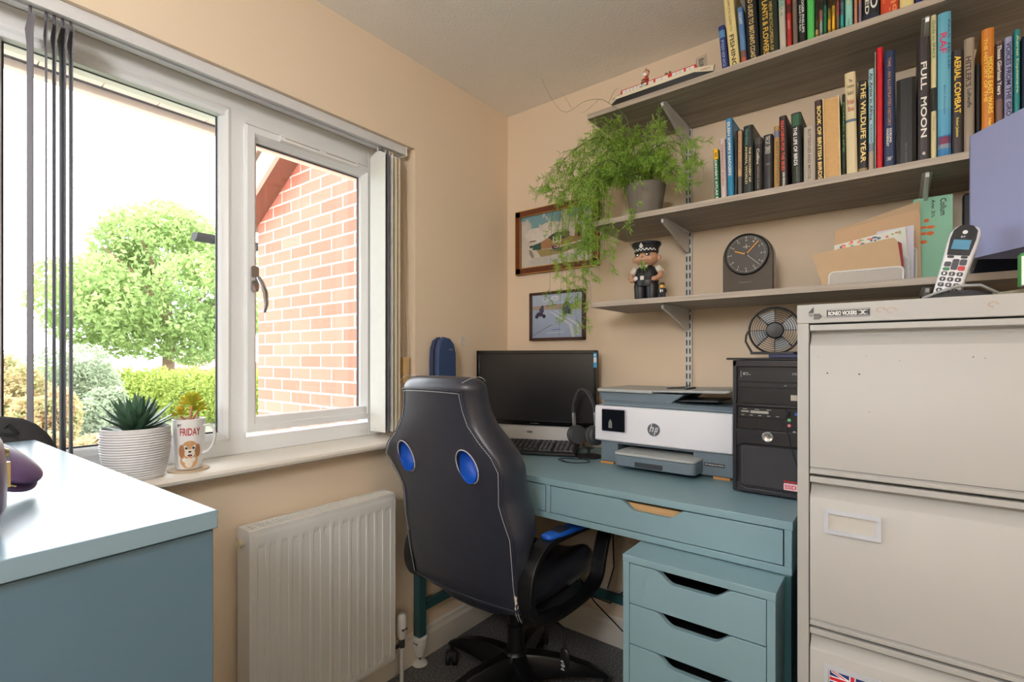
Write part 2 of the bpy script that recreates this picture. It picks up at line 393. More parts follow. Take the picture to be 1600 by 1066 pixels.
# ---- glowing globe added behind the camera, unseen, to brighten the room
cl = thing('fill_light_globe', (-.10, -.90, 1.65), 'round white glowing globe added as fill light behind the viewer', 'lamp')
m, n, l, b = new_mat('fill_glow'); b.inputs['Base Color'].default_value = lin(245, 240, 230)
b.inputs['Emission Color'].default_value = (.95, .97, 1.0, 1); b.inputs['Emission Strength'].default_value = FILL_STRENGTH
M().sph((-.10, -.90, 1.85), .20, .20, .20, 32, 20).build('fill_globe', m, cl, smooth=True)
M().cyl((-.10, -.90, 2.04), .003, .36, 'z', 8).lathe([(.04, .395), (.05, .40), (.05, .41)], (-.10, -.90, 1.989), 20).build('flex', M_white, cl)
# ================================================================== OUTSIDE
GZ = -2.6
S('ground_lawn', M().box(-150, -1.9, -80, 120, GZ-.2, GZ), leaf_mat('lawn', [(104, 110, 92), (120, 128, 104), (130, 136, 114)], 2, 0))
def foliage(mb, blobs, size, seed):
    R = random.Random(seed)
    for (cx, cy, cz, rx, ry, rz, n) in blobs:
        for _ in range(n):
            a = R.uniform(0, 2*PI); h = R.uniform(-1, 1); rr_ = math.sqrt(1-h*h); k = R.uniform(.72, 1.04)
            p = Vector((cx+rx*rr_*math.cos(a)*k, cy+ry*rr_*math.sin(a)*k, cz+rz*h*k))
            s_ = size*R.uniform(.6, 1.3); u = Vector((R.gauss(0, 1), R.gauss(0, 1), R.gauss(0, 1))).normalized(); v = u.orthogonal().normalized()
            q = Matrix.Rotation(R.uniform(0, 6.28), 3, u); v = q @ v; w_ = u.cross(v)
            mb.add([p-v*s_, p-w_*s_*.5, p+v*s_, p+w_*s_*.5], [(0, 1, 2, 3)])
    return mb
def at(u, D, z): # direction of a pixel column at a given depth -> world point of the garden
    t = (u-800)/778; return (D*(-.6143+.7891*t), D*(.7891+.6143*t), z)
LF_tree = leaf_mat('tree_leaves', [(116, 144, 92), (158, 180, 116), (188, 202, 142)], .9)
LF_hedge = leaf_mat('hedge_leaves', [(128, 144, 74), (160, 176, 92), (184, 194, 112)], 1.5)
LF_bush = leaf_mat('bush_leaves', [(122, 132, 96), (166, 166, 118), (190, 160, 124), (158, 172, 114)], 1.2)
LF_bush2 = leaf_mat('grey_bush_leaves', [(124, 136, 114), (156, 168, 140), (178, 184, 160)], 1.4)
BARK = mat((134, 108, 88), .9, var=.3, scale=4, bump=.5, bscale=10, bdist=.05)
tx, ty, _ = at(262, 38, 0)
tr = thing('tree', (tx, ty, GZ), 'large round leafy green tree beyond the hedge', 'tree')
R = random.Random(3); bl_ = []
for i in range(60):
    a = R.uniform(0, 2*PI); h = R.uniform(-1, 1); q = math.sqrt(1-h*h)*R.uniform(.55, .95)
    hz = 6.6+h*5.0; wd_ = 7.2*(1-.25*max(0, h))
    bl_.append((tx+wd_*q*math.cos(a), ty+wd_*q*math.sin(a), hz, 1.9, 1.9, 1.5, 620))
bl_.append((tx, ty, 7.0, 5.2, 5.2, 4.2, 3000))
foliage(M(), bl_, .20, 5).build('crown', LF_tree, tr)
tb = M().tube([(tx, ty, GZ), (tx+.1, ty, .5), (tx+.05, ty+.1, 3), (tx, ty, 6)], [.55, .42, .36, .2], 12)
for k in range(9):
    a = k*.7; tb.tube([(tx, ty, 1.6+k*.4), (tx+1.8*math.cos(a), ty+1.8*math.sin(a), 3.4+k*.5), (tx+4.2*math.cos(a), ty+4.2*math.sin(a), 5+k*.55)], [.22, .13, .05], 8)
tb.build('trunk', BARK, tr, smooth=True)
h0, h1 = at(60, 34, 0), at(560, 26, 0)
hd = []
for i in range(30):
    t = i/29; hd.append((h0[0]+(h1[0]-h0[0])*t, h0[1]+(h1[1]-h0[1])*t, GZ+1.5, 1.0, 1.0, 1.65+.1*math.sin(i*2.1), 1500))
tag(foliage(M(), hd, .11, 9).build('hedge', LF_hedge), 'bright yellow-green clipped hedge along the far side of the garden', 'hedge')
for i, (u, D, w_, hh, mt, lab) in enumerate(((10, 16.5, 1.3, 3.8, LF_bush, 'russet and yellow-green shrub seen at left edge of the fixed pane'),
        (110, 10.5, .8, 2.2, LF_bush, 'low yellowish shrub in front of the hedge, behind the potted succulents'),
        (92, 20.5, 1.9, 4.2, LF_bush2, 'tall grey-green shrub left of the big tree'),
        (48, 13, .9, 3.0, LF_bush, 'yellow and pink-tinged shrub right behind the hanging grey blind slats'),
        (158, 16, .8, 2.7, LF_bush2, 'low grey-green shrub just left of the clipped hedge'),
        (-260, 13, 1.4, 4.2, LF_bush2, 'grey-green shrub beyond the left casement'))):
    x, y, _ = at(u, D, 0)
    sh = thing('shrub', (x, y, GZ), lab, 'shrub', 'shrubs in the garden')
    R = random.Random(20+i)
    foliage(M(), [(x+R.uniform(-.6, .6)*w_, y+R.uniform(-.6, .6)*w_, GZ+hh*R.uniform(.25, .8), .5*w_, .5*w_, .26*hh, 1500) for _ in range(12)], .085, 30+i).build('foliage', mt, sh)
    M().tube([(x, y, GZ), (x+.1, y, GZ+hh*.6)], [.06, .03], 8).build('stem', BARK, sh)
# distant house
hx, hy, _ = at(330, 62, 0)
ho = thing('house', (hx, hy, GZ), 'distant low brick house beyond the hedge and tree', 'house')
M().box(hx-8, hx+8, hy-3, hy+3, GZ, -.1).build('wall', mat((205, 150, 130), .9), ho)
M().prism([(hy-3.4, -.2), (hy+3.4, -.2), (hy, 1.5)], 'x', hx-8.2, hx+8.2).build('roof', mat((170, 120, 105), .9), ho)
for k in range(4): M().box(hx-6+k*3.4, hx-4.9+k*3.4, hy-3.03, hy-2.98, -2, -.8).build('window', mat((225, 228, 232), .3), ho)

# neighbouring brick gable, projecting outwards just right of the window
gb = thing('brick_gable', (-2.8, 1.72, GZ), 'orange brick gable wall with brown verge seen through the right casement', 'building')
m, n, l, b = new_mat('orange_brick')
tc = n.new('ShaderNodeTexCoord'); sp = n.new('ShaderNodeSeparateXYZ'); cb = n.new('ShaderNodeCombineXYZ')
l.new(tc.outputs['Object'], sp.inputs[0]); l.new(sp.outputs['X'], cb.inputs['X']); l.new(sp.outputs['Z'], cb.inputs['Y'])
bk = n.new('ShaderNodeTexBrick'); bk.inputs['Scale'].default_value = 1; bk.inputs['Brick Width'].default_value = .225; bk.inputs['Row Height'].default_value = .075
bk.inputs['Mortar Size'].default_value = .006; bk.inputs['Mortar Smooth'].default_value = .3; bk.inputs['Bias'].default_value = -.1
bk.inputs['Color1'].default_value = lin(176, 99, 82); bk.inputs['Color2'].default_value = lin(188, 115, 98); bk.inputs['Mortar'].default_value = lin(200, 178, 168)
l.new(cb.outputs[0], bk.inputs['Vector']); l.new(bk.outputs['Color'], b.inputs['Base Color']); b.inputs['Roughness'].default_value = .9
bump_from(n, l, b, bk.outputs['Fac'], -.5, .004)
GY = 1.62
M().prism([(-3.46, GZ), (-1.82, GZ), (-1.82, 3.055), (-3.46, 2.112)], 'y', GY, GY+.22).build('gable_wall', m, gb)
bark = mat((120, 74, 58), .55, var=.12, scale=8)
bl0 = lambda x: 2.107+.575*(x+3.46)
M().prism([(-3.66, bl0(-3.66)+.03), (-3.60, bl0(-3.60)), (-1.83, bl0(-1.83)), (-1.83, bl0(-1.83)+.17), (-3.66, bl0(-3.66)+.17)], 'y', 1.475, 1.50).build('bargeboard', mat((196, 182, 168), .55, var=.1, scale=8), gb)
M().prism([(-3.64, bl0(-3.64)+.004), (-1.83, bl0(-1.83)+.004), (-1.83, bl0(-1.83)+.02), (-3.64, bl0(-3.64)+.02)], 'y', 1.50, GY).build('soffit_board', bark, gb)
M().prism([(-3.72, bl0(-3.72)+.17), (-1.83, bl0(-1.83)+.17), (-1.83, bl0(-1.83)+.24), (-3.72, bl0(-3.72)+.24)], 'y', 1.45, 3.0).build('roof_slope', mat((120, 96, 84), .85, bump=.5, bscale=30), gb)
gt = M()
for a0 in range(8):
    pass
pr = [(.055*math.cos(PI+PI*i/10), .055*math.sin(PI+PI*i/10)) for i in range(11)]; pr += [(.050*math.cos(2*PI-PI*i/10), .050*math.sin(2*PI-PI*i/10)) for i in range(11)]
M().prism([(-3.93+a, 2.09+c) for a, c in pr], 'y', 1.40, 3.0).prism(ell(-3.93, 2.068, .055, .03, 16), 'y', 1.395, 1.40).build('gutter', mat((30, 30, 33), .8), gb, smooth=True)
# eaves over the window
ev = thing('eaves', (-1.95, .4, 2.05), 'white boarded eaves soffit above the window outside', 'eaves')
M_sof = mat((238, 226, 220), .5, var=.02)
sf = M()
for i in range(18): sf.box(-2.005, -1.80, -1.2+i*.15, -1.2+i*.15+.148, 2.075, 2.085)
sf.build('soffit_board', M_sof, ev, bevel=.002)
M().box(-2.03, -2.005, -1.2, 1.5, 2.078, 2.09).build('vent_strip', mat((70, 70, 78), .7), ev)
M().box(-2.062, -2.03, -1.2, 1.5, 2.055, 2.26).build('fascia', M_sof, ev, bevel=.003)
M().prism([(-2.1, 2.24), (-1.81, 2.39), (-1.81, 2.43), (-2.1, 2.28)], 'y', -1.2, 1.42).build('roof_edge', mat((110, 92, 82), .85), ev)
# ================================================================== DESK
DZ, DF = .830, 1.314
dk = thing('desk', (-.86, 1.6, 0), 'teal writing desk with drawers under the shelves, holding printer and computer', 'desk')
M().box(-1.522, -.196, DF, 1.905, DZ-.020, DZ).build('desktop', M_teal, dk, bevel=.0012)
bx_ = M().box(-1.520, -.198, DF+.002, 1.900, .703, .722).box(-1.520, -1.502, DF+.002, 1.9, .722, DZ-.02).box(-.216+.002, -.198, DF+.002, 1.9, .722, DZ-.02)
bx_.box(-.888, -.872, DF+.002, 1.9, .722, DZ-.02).box(-1.502, -.216, 1.885, 1.9, .722, DZ-.02)
bx_.build('drawer_box', M_teal, dk, bevel=.0012)
def cut_front(x0, x1, z0, z1, cx, cw=.150, cd=.026):
    """drawer front whose top edge dips into a finger pull"""
    P = [(x0, z0), (x1, z0), (x1, z1)]
    top = []
    for i in range(25):
        t = i/24; x = cx+cw*.62-cw*1.24*t; e = abs(x-cx)/(cw*.62); d = 0 if e >= 1 else (1 if e < .5 else .5+.5*math.cos(PI*(e-.5)/.5))
        top.append((x, z1-cd*d))
    return P+(top if cx is not None else [])+[(x0, z1)]
for (x0, x1, cx) in ((-.869, -.2165, -.539), (-1.5, -.891, -1.19)):
    d_ = M().prism(cut_front(x0, x1, .7245, .807, cx), 'y', DF+.001, DF+.018).build('drawer', M_teal, dk, bevel=.001)
    M().box(x0+.02, x1-.02, DF+.024, DF+.036, .735, .797).box(x0+.02, x1-.02, DF+.04, 1.86, .728, .732).build('drawer_inner', M_birch, d_)
for (x, y) in ((-1.500, 1.333), (-1.500, 1.880), (-.217, 1.333), (-.217, 1.880)):
    lg = M().box(x-.018, x+.018, y-.018, y+.018, .112, .703).build('leg', M_teal_dk if y < 1.9 else M_teal_dk, dk, bevel=.002)
    q = M().lathe([(.026, .112), (.030, .108), (.030, .085), (.024, .055), (.017, .035), (.016, .032)], (x, y, 0), 24); q.m(1).cyl((x, y, .012), .007, .022, 'z', 12)
    q.m(0).lathe([(.030, 0), (.030, .004), (.022, .012), (.008, .017)], (x, y, 0), 24)
    for j in range(5): q.m(2).box(x-.004+j*.005, x-.0025+j*.005, y-.0305, y-.0285, .088+.003*(j % 2), .096)
    q.build('leg_riser', [M_white, M_chrome, M_gasket], lg, smooth=True)
M().box(-1.511, -1.489, 1.351, 1.862, .205, .240).build('side_rail', M_teal_dk, dk, bevel=.002)
M().box(-.228, -.206, 1.351, 1.862, .205, .240).build('side_rail', M_teal_dk, dk, bevel=.002)
M().box(-1.482, -.235, 1.869, 1.891, .205, .240).build('rear_rail', M_teal_dk, dk, bevel=.002)

# ================================================================== DRAWER PEDESTAL
dp = thing('drawer_pedestal', (-.392, 1.495, 0), 'teal drawer pedestal with scooped finger pulls pushed under the desk', 'drawers')
UX0, UX1, UY0, UY1 = -.572, -.212, 1.205, 1.785
M().box(UX0, UX1, UY0, UY1, .682, .700).build('top', M_teal, dp, bevel=.0012)
c_ = M().box(UX0+.001, UX0+.018, UY0+.001, UY1, .03, .682).box(UX1-.018, UX1-.001, UY0+.001, UY1, .03, .682).box(UX0+.018, UX1-.018, UY1-.01, UY1, .03, .682).box(UX0+.018, UX1-.018, UY0+.01, UY1, .03, .045)
c_.build('carcass', M_teal, dp, bevel=.001)
z1 = .6795
for h in (.1035, .1035, .1035, .1535, .1535):
    d_ = M().prism(cut_front(UX0+.0195, UX1-.0195, z1-h+.002, z1, -.392, .150, .026), 'y', UY0+.001, UY0+.018).build('drawer', M_teal, dp, bevel=.001)
    M().box(UX0+.03, UX1-.03, UY0+.022, UY0+.034, z1-h+.01, z1-.034).box(UX0+.03, UX1-.03, UY0+.034, UY1-.04, z1-h+.008, z1-h+.012).build('drawer_inner', M_blackm, d_)
    z1 -= h+.001
for sx in (UX0+.04, UX1-.04):
    for sy in (UY0+.05, UY1-.05): M().cyl((sx, sy, 0), .02, .03, 'z', 14).build('foot', M_blackm, dp)

# ================================================================== FILING CABINET
fc = thing('filing_cabinet', (.07, 1.474, 0), 'tall grey steel filing cabinet at the right end of the desk', 'cabinet')
M_fc = mat((168, 167, 163), .5, var=.05, scale=5, bump=.04, bscale=120, name='cabinet_enamel')
FX0, FX1, FY0, FY1 = -.166, .304, 1.164, 1.784
bd = M().box(FX0, FX1, FY0, FY1, 1.283, 1.321).box(FX0+.0005, FX0+.021, FY0+.001, FY1, .0, 1.283).box(FX1-.021, FX1-.0005, FY0+.001, FY1, 0, 1.283)
bd.box(FX0+.021, FX1-.021, FY1-.01, FY1, 0, 1.283).box(FX0+.021, FX1-.021, FY0+.002, FY1, 0, .055)
bd.build('body', M_fc, fc, bevel=.0015)
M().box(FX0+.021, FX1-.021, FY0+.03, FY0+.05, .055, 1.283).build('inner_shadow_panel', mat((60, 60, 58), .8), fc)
dz = 1.2795
dr_ = []
for k in range(4):
    p = [(0, 0), (0, -.011), (.003, -.0125), (.020, -.0135), (.021, -.020), (.014, -.030), (.002, -.040), (0, -.043), (0, -.286), (.004, -.2875), (.004, -.290), (-.001, -.2905), (-.001, -.2985), (.002, -.3005), (.028, -.3005), (.028, 0)]
    d_ = M().prism([(FY0-.001+a, dz+z_) for a, z_ in p], 'x', FX0+.023, FX1-.023).build('drawer', M_fc, fc, bevel=.0008)
    dr_.append(d_); dz -= .305
M_hold = mat((184, 188, 196), .4, metal=0.0, name='card_holder')
def holder(zt, dr):
    q = M(); x0, x1, z0, z1 = -.118, -.027, zt-.047, zt
    for a in ((x0, x1, z1-.008, z1), (x0, x1, z0, z0+.008), (x0, x0+.007, z0+.008, z1-.008), (x1-.007, x1, z0+.008, z1-.008)): q.box(a[0], a[1], FY0-.006, FY0-.001, a[2], a[3])
    q.m(1).box(x0+.007, x1-.007, FY0-.0016, FY0-.0010, z0+.008, z1-.008); return q.build('card_holder', [M_hold, mat((186, 184, 178), .5)], dr)
holder(.914, dr_[1]); h3 = holder(.606, dr_[2]); holder(.301, dr_[3])
# union flag card in the third drawer's holder
fx0, fx1, fz0, fz1 = -.1085, -.035, .565, .5985
Rd, Bl, Wh = mat((200, 30, 48), .5), mat((34, 50, 120), .5), mat((238, 238, 240), .5)
fy = FY0-.0022
fg = M(); fg.box(fx0, fx1, fy, fy+.001, fz0, fz1)
cxx, czz = (fx0+fx1)/2, (fz0+fz1)/2
def bar(a, b_, wd, yy, mi):
    a, b_ = Vector(a), Vector(b_); d = (b_-a).normalized(); nn = Vector((-d.y, d.x))*wd/2
    fg.m(mi).prism([tuple(a+nn), tuple(a-nn), tuple(b_-nn), tuple(b_+nn)], 'y', yy, yy+.0002)
for s_ in (1, -1):
    e = .003
    bar((fx0+e, czz-s_*(fz1-fz0-.004)/2), (fx1-e, czz+s_*(fz1-fz0-.004)/2), .0058, fy-.0003, 1)
    bar((fx0+e, czz-s_*(fz1-fz0-.004)/2), (fx1-e, czz+s_*(fz1-fz0-.004)/2), .0020, fy-.0005, 2)
bar((fx0, czz), (fx1, czz), .0105, fy-.0007, 1); bar((cxx, fz0), (cxx, fz1), .0105, fy-.0007, 1)
bar((fx0, czz), (fx1, czz), .0062, fy-.0009, 2); bar((cxx, fz0), (cxx, fz1), .0062, fy-.0009, 2)
fg.build('flag_card', [Bl, Wh, Rd], dr_[2])
# maker's plate and emblem on the top rail
M_ink = mat((26, 26, 28), .5, name='printed_ink'); M_pw = mat((226, 226, 222), .5, name='printed_white')
pl = M().box(-.114, -.0445, FY0-.0012, FY0, 1.2935, 1.3085); pl.m(1)
for a in ((-.113, -.0455, 1.3068, 1.3075), (-.113, -.0455, 1.2945, 1.2952)): pl.box(a[0], a[1], FY0-.0015, FY0-.001, a[2], a[3])
put_text(pl, 'RONEO VICKERS', (-.1115, FY0-.0017, 1.2968), (1, 0, 0), (0, 0, 1), .0465, .0080, .03)
for s_ in (1, -1):
    pl.box(-.063, -.048, FY0-.0016, FY0-.0012, 1.3007+s_*.0032, 1.3014+s_*.0032)
pl.prism([(-.060, 1.297), (-.058, 1.297), (-.051, 1.305), (-.053, 1.305)], 'y', FY0-.0018, FY0-.0012).prism([(-.053, 1.297), (-.051, 1.297), (-.058, 1.305), (-.060, 1.305)], 'y', FY0-.0018, FY0-.0012)
pl.build('maker_plate', [M_ink, M_pw], fc)
em = M().prism([(-.146, 1.3035), (-.1365, 1.3155), (-.1365, 1.3035)], 'y', FY0-.0012, FY0)
for i in range(4): em.box(-.1365, -.1265, FY0-.0012, FY0, 1.2905+i*.003, 1.2925+i*.003)
em.prism([(-.1262, 1.2905), (-.1225, 1.2965), (-.1262, 1.3020)], 'y', FY0-.0012, FY0)
for i in range(3): em.box(-.1455+i*.001, -.138, FY0-.0012, FY0, 1.3010-i*.0022, 1.3018-i*.0022)
em.build('emblem', mat((70, 70, 70), .5), fc)
sc_ = M()
R = random.Random(4)
for (x, z) in ((-.128, 1.246-.03), (-.05, 1.246-.03), (.0, 1.208), (.10, 1.215), (.115, 1.213), (-.045, 1.11)):
    sc_.prism(ell(x, z, R.uniform(.0006, .0012), R.uniform(.0006, .002), 8), 'y', FY0-.0013, FY0-.0008)
sc_.build('paint_chip', mat((120, 116, 108), .8), dr_[0])
hl = M(); 
for (x, z) in ((-.113, 1.183), (-.061, 1.182)): hl.prism(ell(x, z, .0014, .0014, 10), 'y', FY0-.0014, FY0-.0008)
hl.build('screw_hole', M_blackm, dr_[0])
ru = M()
for (x, z, r_) in ((-.028, 1.304, .006), (-.012, 1.302, .007), (.125, 1.304, .006)):
    for k in range(10): 
        a = k*.5+x; ru.prism(ell(x+r_*math.cos(a), z+r_*.7*math.sin(a), .0016, .0008, 8, a), 'y', FY0-.0004, FY0-.0001)
ru.build('rust_mark', mat((170, 146, 122), .8), fc)

# ================================================================== SIDE CHEST at the left
sc = thing('chest', (-1.0, -.2, 0), 'tall teal chest with a pale sheen on its flat top in the left foreground', 'chest')
def rot2(m_, ang=rad(2.2), c=(-.60, .236)):
    return m_.xf(Matrix.Translation((c[0], c[1], 0)) @ Matrix.Rotation(ang, 4, 'Z') @ Matrix.Translation((-c[0], -c[1], 0)))
CX0, CX1, CY0, CY1, CZT = -1.40, -.598, -.60, .236, 1.045
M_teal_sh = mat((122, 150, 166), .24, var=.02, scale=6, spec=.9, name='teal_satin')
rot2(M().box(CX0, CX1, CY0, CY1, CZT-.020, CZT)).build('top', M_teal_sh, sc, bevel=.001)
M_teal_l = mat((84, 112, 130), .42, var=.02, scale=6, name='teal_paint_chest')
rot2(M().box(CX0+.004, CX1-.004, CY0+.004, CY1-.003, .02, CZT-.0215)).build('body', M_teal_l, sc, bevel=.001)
rot2(M().box(CX0+.01, CX1-.012, CY0+.02, CY1-.02, 0, .02)).build('plinth', M_teal_l, sc)

# ================================================================== SHELVES, UPRIGHTS, BRACKETS
SF = 1.612
for z, lab, x0 in ((2.087, 'topmost grey oak-effect shelf holding books and the model canal boat', -.903), (1.690, 'middle grey oak-effect shelf holding books and the trailing potted plant', -.894), (1.396, 'lowest grey oak-effect shelf holding the clock and letter rack', -.890)):
    sh = M().box(x0, .85, SF, 1.918, z, z+.018); sh.m(1).box(x0, .85, SF-.001, SF, z, z+.018).box(x0-.001, x0, SF-.001, 1.918, z, z+.018)
    o = sh.build('shelf', [M_shelf, M_shelf_edge]); tag(o, lab, 'shelf', 'wall shelves')
M_slot = mat((40, 40, 42), .7)
def upright(x, lab):
    u = thing('shelf_upright', (x, 1.93, 1.087), lab, 'shelf rail', 'twin-slot uprights')
    q = M().box(x-.0125, x+.0125, 1.918, 1.929, 1.087, 2.14); q.m(1)
    z = 1.10
    while z < 2.12:
        for s_ in (-.006, .006): q.box(x+s_-.0022, x+s_+.0022, 1.9172, 1.918, z, z+.020)
        z += .032
    q.build('rail', [M_steelw, M_slot], u)
    M().prism(ell(x, 1.106, .004, .004, 12), 'y', 1.9155, 1.918).build('screw', M_chrome, u)
upright(-.638, 'white slotted metal upright carrying the shelf brackets, left of the clock'); upright(.056, 'white slotted metal upright behind the green card')
for zb, nm in ((2.087, 'top'), (1.690, 'middle'), (1.396, 'lowest')):
    for x, wh in ((-.638, 'left'), (.056, 'right')):
        lab = 'white metal bracket under the %s shelf, %s' % (nm, 'nearer the window' if wh == 'left' else 'behind the green card and phone')
        p = [(1.930, zb-.078), (1.930, zb-.001), (1.655, zb-.001), (1.652, zb-.006), (1.655, zb-.016), (1.72, zb-.030), (1.88, zb-.078)]
        q = M().prism(p, 'x', x-.0045, x+.0045).box(x-.011, x+.011, 1.66, 1.91, zb-.003, zb-.0006)
        o = q.build('shelf_bracket', M_steelw, bevel=.0015); tag(o, lab, 'bracket', 'shelf brackets')

# ================================================================== OFFICE CHAIR
CX, CYY = -1.085, 1.415
ch = thing('office_chair', (CX, CYY, 0), 'black leatherette racing-style office chair with white stitching and blue inserts', 'chair')
m, n, l, b = new_mat('black_leatherette')
tc = n.new('ShaderNodeTexCoord'); nz = n.new('ShaderNodeTexNoise'); nz.inputs['Scale'].default_value = 7; nz.inputs['Detail'].default_value = 2
vo = n.new('ShaderNodeTexVoronoi'); vo.inputs['Scale'].default_value = 550; l.new(tc.outputs['Object'], vo.inputs['Vector']); l.new(tc.outputs['Object'], nz.inputs['Vector'])
b.inputs['Base Color'].default_value = lin(46, 48, 58); b.inputs['Roughness'].default_value = .36; b.inputs['Specular IOR Level'].default_value = .55
b1 = n.new('ShaderNodeBump'); b1.inputs['Strength'].default_value = .25; b1.inputs['Distance'].default_value = .0004; l.new(vo.outputs['Distance'], b1.inputs['Height'])
b2 = n.new('ShaderNodeBump'); b2.inputs['Strength'].default_value = .35; b2.inputs['Distance'].default_value = .012; l.new(nz.outputs['Fac'], b2.inputs['Height']); l.new(b1.outputs['Normal'], b2.inputs['Normal']); l.new(b2.outputs['Normal'], b.inputs['Normal'])
M_lea = m
M_stitch = mat((196, 196, 200), .6, name='white_thread'); M_blue = mat((22, 88, 190), .5, bump=.4, bscale=900, name='blue_mesh')
BX = -1.094
#      z,    rear half width, outer half width, thickness, centre shift
PR = [(.462, .218, .220, .05, .004), (.480, .222, .226, .07, .004), (.56, .224, .232, .08, .004), (.64, .226, .240, .09, .008), (.70, .226, .250, .115, .012), (.76, .212, .245, .13, .010), (.80, .208, .236, .13, .006),
      (.845, .226, .245, .13, -.004), (.895, .247, .262, .13, -.018), (.935, .226, .248, .125, -.016), (.975, .182, .214, .12, -.010), (1.02, .146, .180, .11, -.008), (1.06, .130, .165, .105, -.003), (1.10, .122, .160, .10, .0), (1.128, .120, .158, .095, .006), (1.150, .112, .146, .08, .008), (1.160, .098, .128, .05, .008)]
def by(z): return 1.004+.206*(1.155-z)
def back_ring(z, hr, ho, th, sh):
    y = by(z); P = []
    k = .014 if z > .5 else .006
    if z > 1.14: y += .006+(z-1.14)*1.0
    for i in range(9):
        t = -1+2*i/8; P.append((BX+sh+hr*t, y-k*(1-t*t), z))
    P += [(BX+sh+hr+(ho-hr)*.5, y+.012, z), (BX+sh+ho, y+th*.38, z), (BX+sh+ho, y+th*.7, z), (BX+sh+ho-.018, y+th*1.02, z), (BX+sh+ho-.05, y+th*1.05, z), (BX+sh+hr*.55, y+th*.75, z), (BX+sh, y+th*.66, z)]
    P += [(BX+sh-hr*.55, y+th*.75, z), (BX+sh-ho+.05, y+th*1.05, z), (BX+sh-ho+.018, y+th*1.02, z), (BX+sh-ho, y+th*.7, z), (BX+sh-ho, y+th*.38, z), (BX+sh-hr-(ho-hr)*.5, y+.012, z)]
    return P
def lerp_pr(z):
    for a, b_ in zip(PR, PR[1:]):
        if a[0] <= z <= b_[0]:
            t = (z-a[0])/(b_[0]-a[0]); return tuple(a[i]+(b_[i]-a[i])*t for i in range(5))
    return PR[-1]
zs = [PR[0][0]+(PR[-1][0]-PR[0][0])*i/44 for i in range(45)]
backrest = M().loft([back_ring(*lerp_pr(z)) for z in zs]).build('backrest', M_lea, ch, sub=1)
# two oval openings cut through
def hole_c(s_): return (BX-.016+s_*.132, .900)
cut = M()
for s_ in (-1, 1):
    hx_, hz_ = hole_c(s_); y = by(hz_)
    rg = []
    for yy, k in ((y-.05, 1.0), (y+.05, 1.0)):
        rg.append([(hx_+.036*math.cos(2*PI*i/32)-.009*math.sin(2*PI*i/32), yy, hz_+.047*math.sin(2*PI*i/32)) for i in range(32)])
    cut.loft(rg)
co = cut.build('cutter', M_lea, ch); bo = backrest.modifiers.new('holes', 'BOOLEAN'); bo.object = co; bo.operation = 'DIFFERENCE'; bo.solver = 'EXACT'
bpy.context.view_layer.update(); dg = bpy.context.evaluated_depsgraph_get(); nm_ = bpy.data.meshes.new_from_object(backrest.evaluated_get(dg))
backrest.modifiers.clear(); backrest.data = nm_; bpy.data.objects.remove(co)
nm_.polygons.foreach_set('use_smooth', [True]*len(nm_.polygons)); nm_.set_sharp_from_angle(angle=rad(40))
for s_ in (-1, 1):
    hx_, hz_ = hole_c(s_); y = by(hz_)-.012
    q = M()
    q.loft([[(hx_+rx*math.cos(2*PI*i/32)-.2*rz*math.sin(2*PI*i/32), yy, hz_+rz*math.sin(2*PI*i/32)) for i in range(32)] for rx, rz, yy in ((.0362, .0472, y+.001), (.0362, .0472, y+.008), (.034, .045, y+.022), (.027, .038, y+.036), (.014, .02, y+.044), (.002, .004, y+.046))], cap=False)
    hb = q.build('blue_insert', M_blue, backrest, smooth=True)
    M().tube([(hx_+.0375*math.cos(2*PI*i/40)-.0096*math.sin(2*PI*i/40), by(hz_+.0485*math.sin(2*PI*i/40))-.014*(1-((hx_+.0375*math.cos(2*PI*i/40)-BX+.018)/.247)**2)-.0008, hz_+.0485*math.sin(2*PI*i/40)) for i in range(40)], .0015, 6, closed=True).build('rim_stitching', M_stitch, hb)
# piping and stitching along the rear panel's edge
def seam_pt(z, s_, inset=0.0, out=.002):
    q = lerp_pr(z); return (BX+q[4]+s_*(q[1]-inset), by(z)-out+(.006+(z-1.14)*1.0 if z > 1.14 else 0), z)
sp_ = M()
for s_ in (-1, 1):
    sp_.tube([seam_pt(.480+(1.118-.480)*i/60, s_, -.003, -.001) for i in range(61)], .0024, 6)
sp_.tube([(BX+.0+(lerp_pr(1.118)[1]+.003)*t, by(1.118)-.0145*(1-t*t)-.001, 1.118+.004*(1-t*t)) for t in [-1+i/12 for i in range(25)]], .0026, 6)
sp_.tube([(BX+.004+.224*t, by(.478)-.012*(1-t*t)-.001, .478-.004*(1-t*t)) for t in [-1+i/12 for i in range(25)]], .0024, 6)
st = sp_.m(1)
def dashes(fn, n_):
    for i in range(n_):
        a, b_ = fn(i/n_), fn((i+.62)/n_); st.tube([a, b_], .0010, 5)
for s_ in (-1, 1): dashes(lambda t, s_=s_: seam_pt(.485+(1.112-.485)*t, s_, .004, .0035), 110)
dashes(lambda t: (BX+.118*(2*t-1), by(1.112)-.0145*(1-(2*t-1)**2)-.0028, 1.111+.004*(1-(2*t-1)**2)), 40)
for s_ in (-1,1):
    dashes(lambda t, s_=s_: (BX+.004+s_*(.132+.012*math.sin(t*PI)), 1.005+.10*t, 1.10+.052*math.sin(PI*(.25+.5*t))+.006), 14)
st.build('piping', [M_lea, M_stitch], backrest, smooth=True)
tn = M()
R = random.Random(2)
for i in range(14):
    x = BX+.226+R.uniform(-.006, .004); z = .485+R.uniform(0, .04); y = by(z)-.004
    tn.tube([(x, y, z), (x+R.uniform(-.004, .004), y-.001, z+R.uniform(.004, .012))], .0012, 5)
tn.build('frayed_thread', mat((214, 204, 190), .8), backrest)
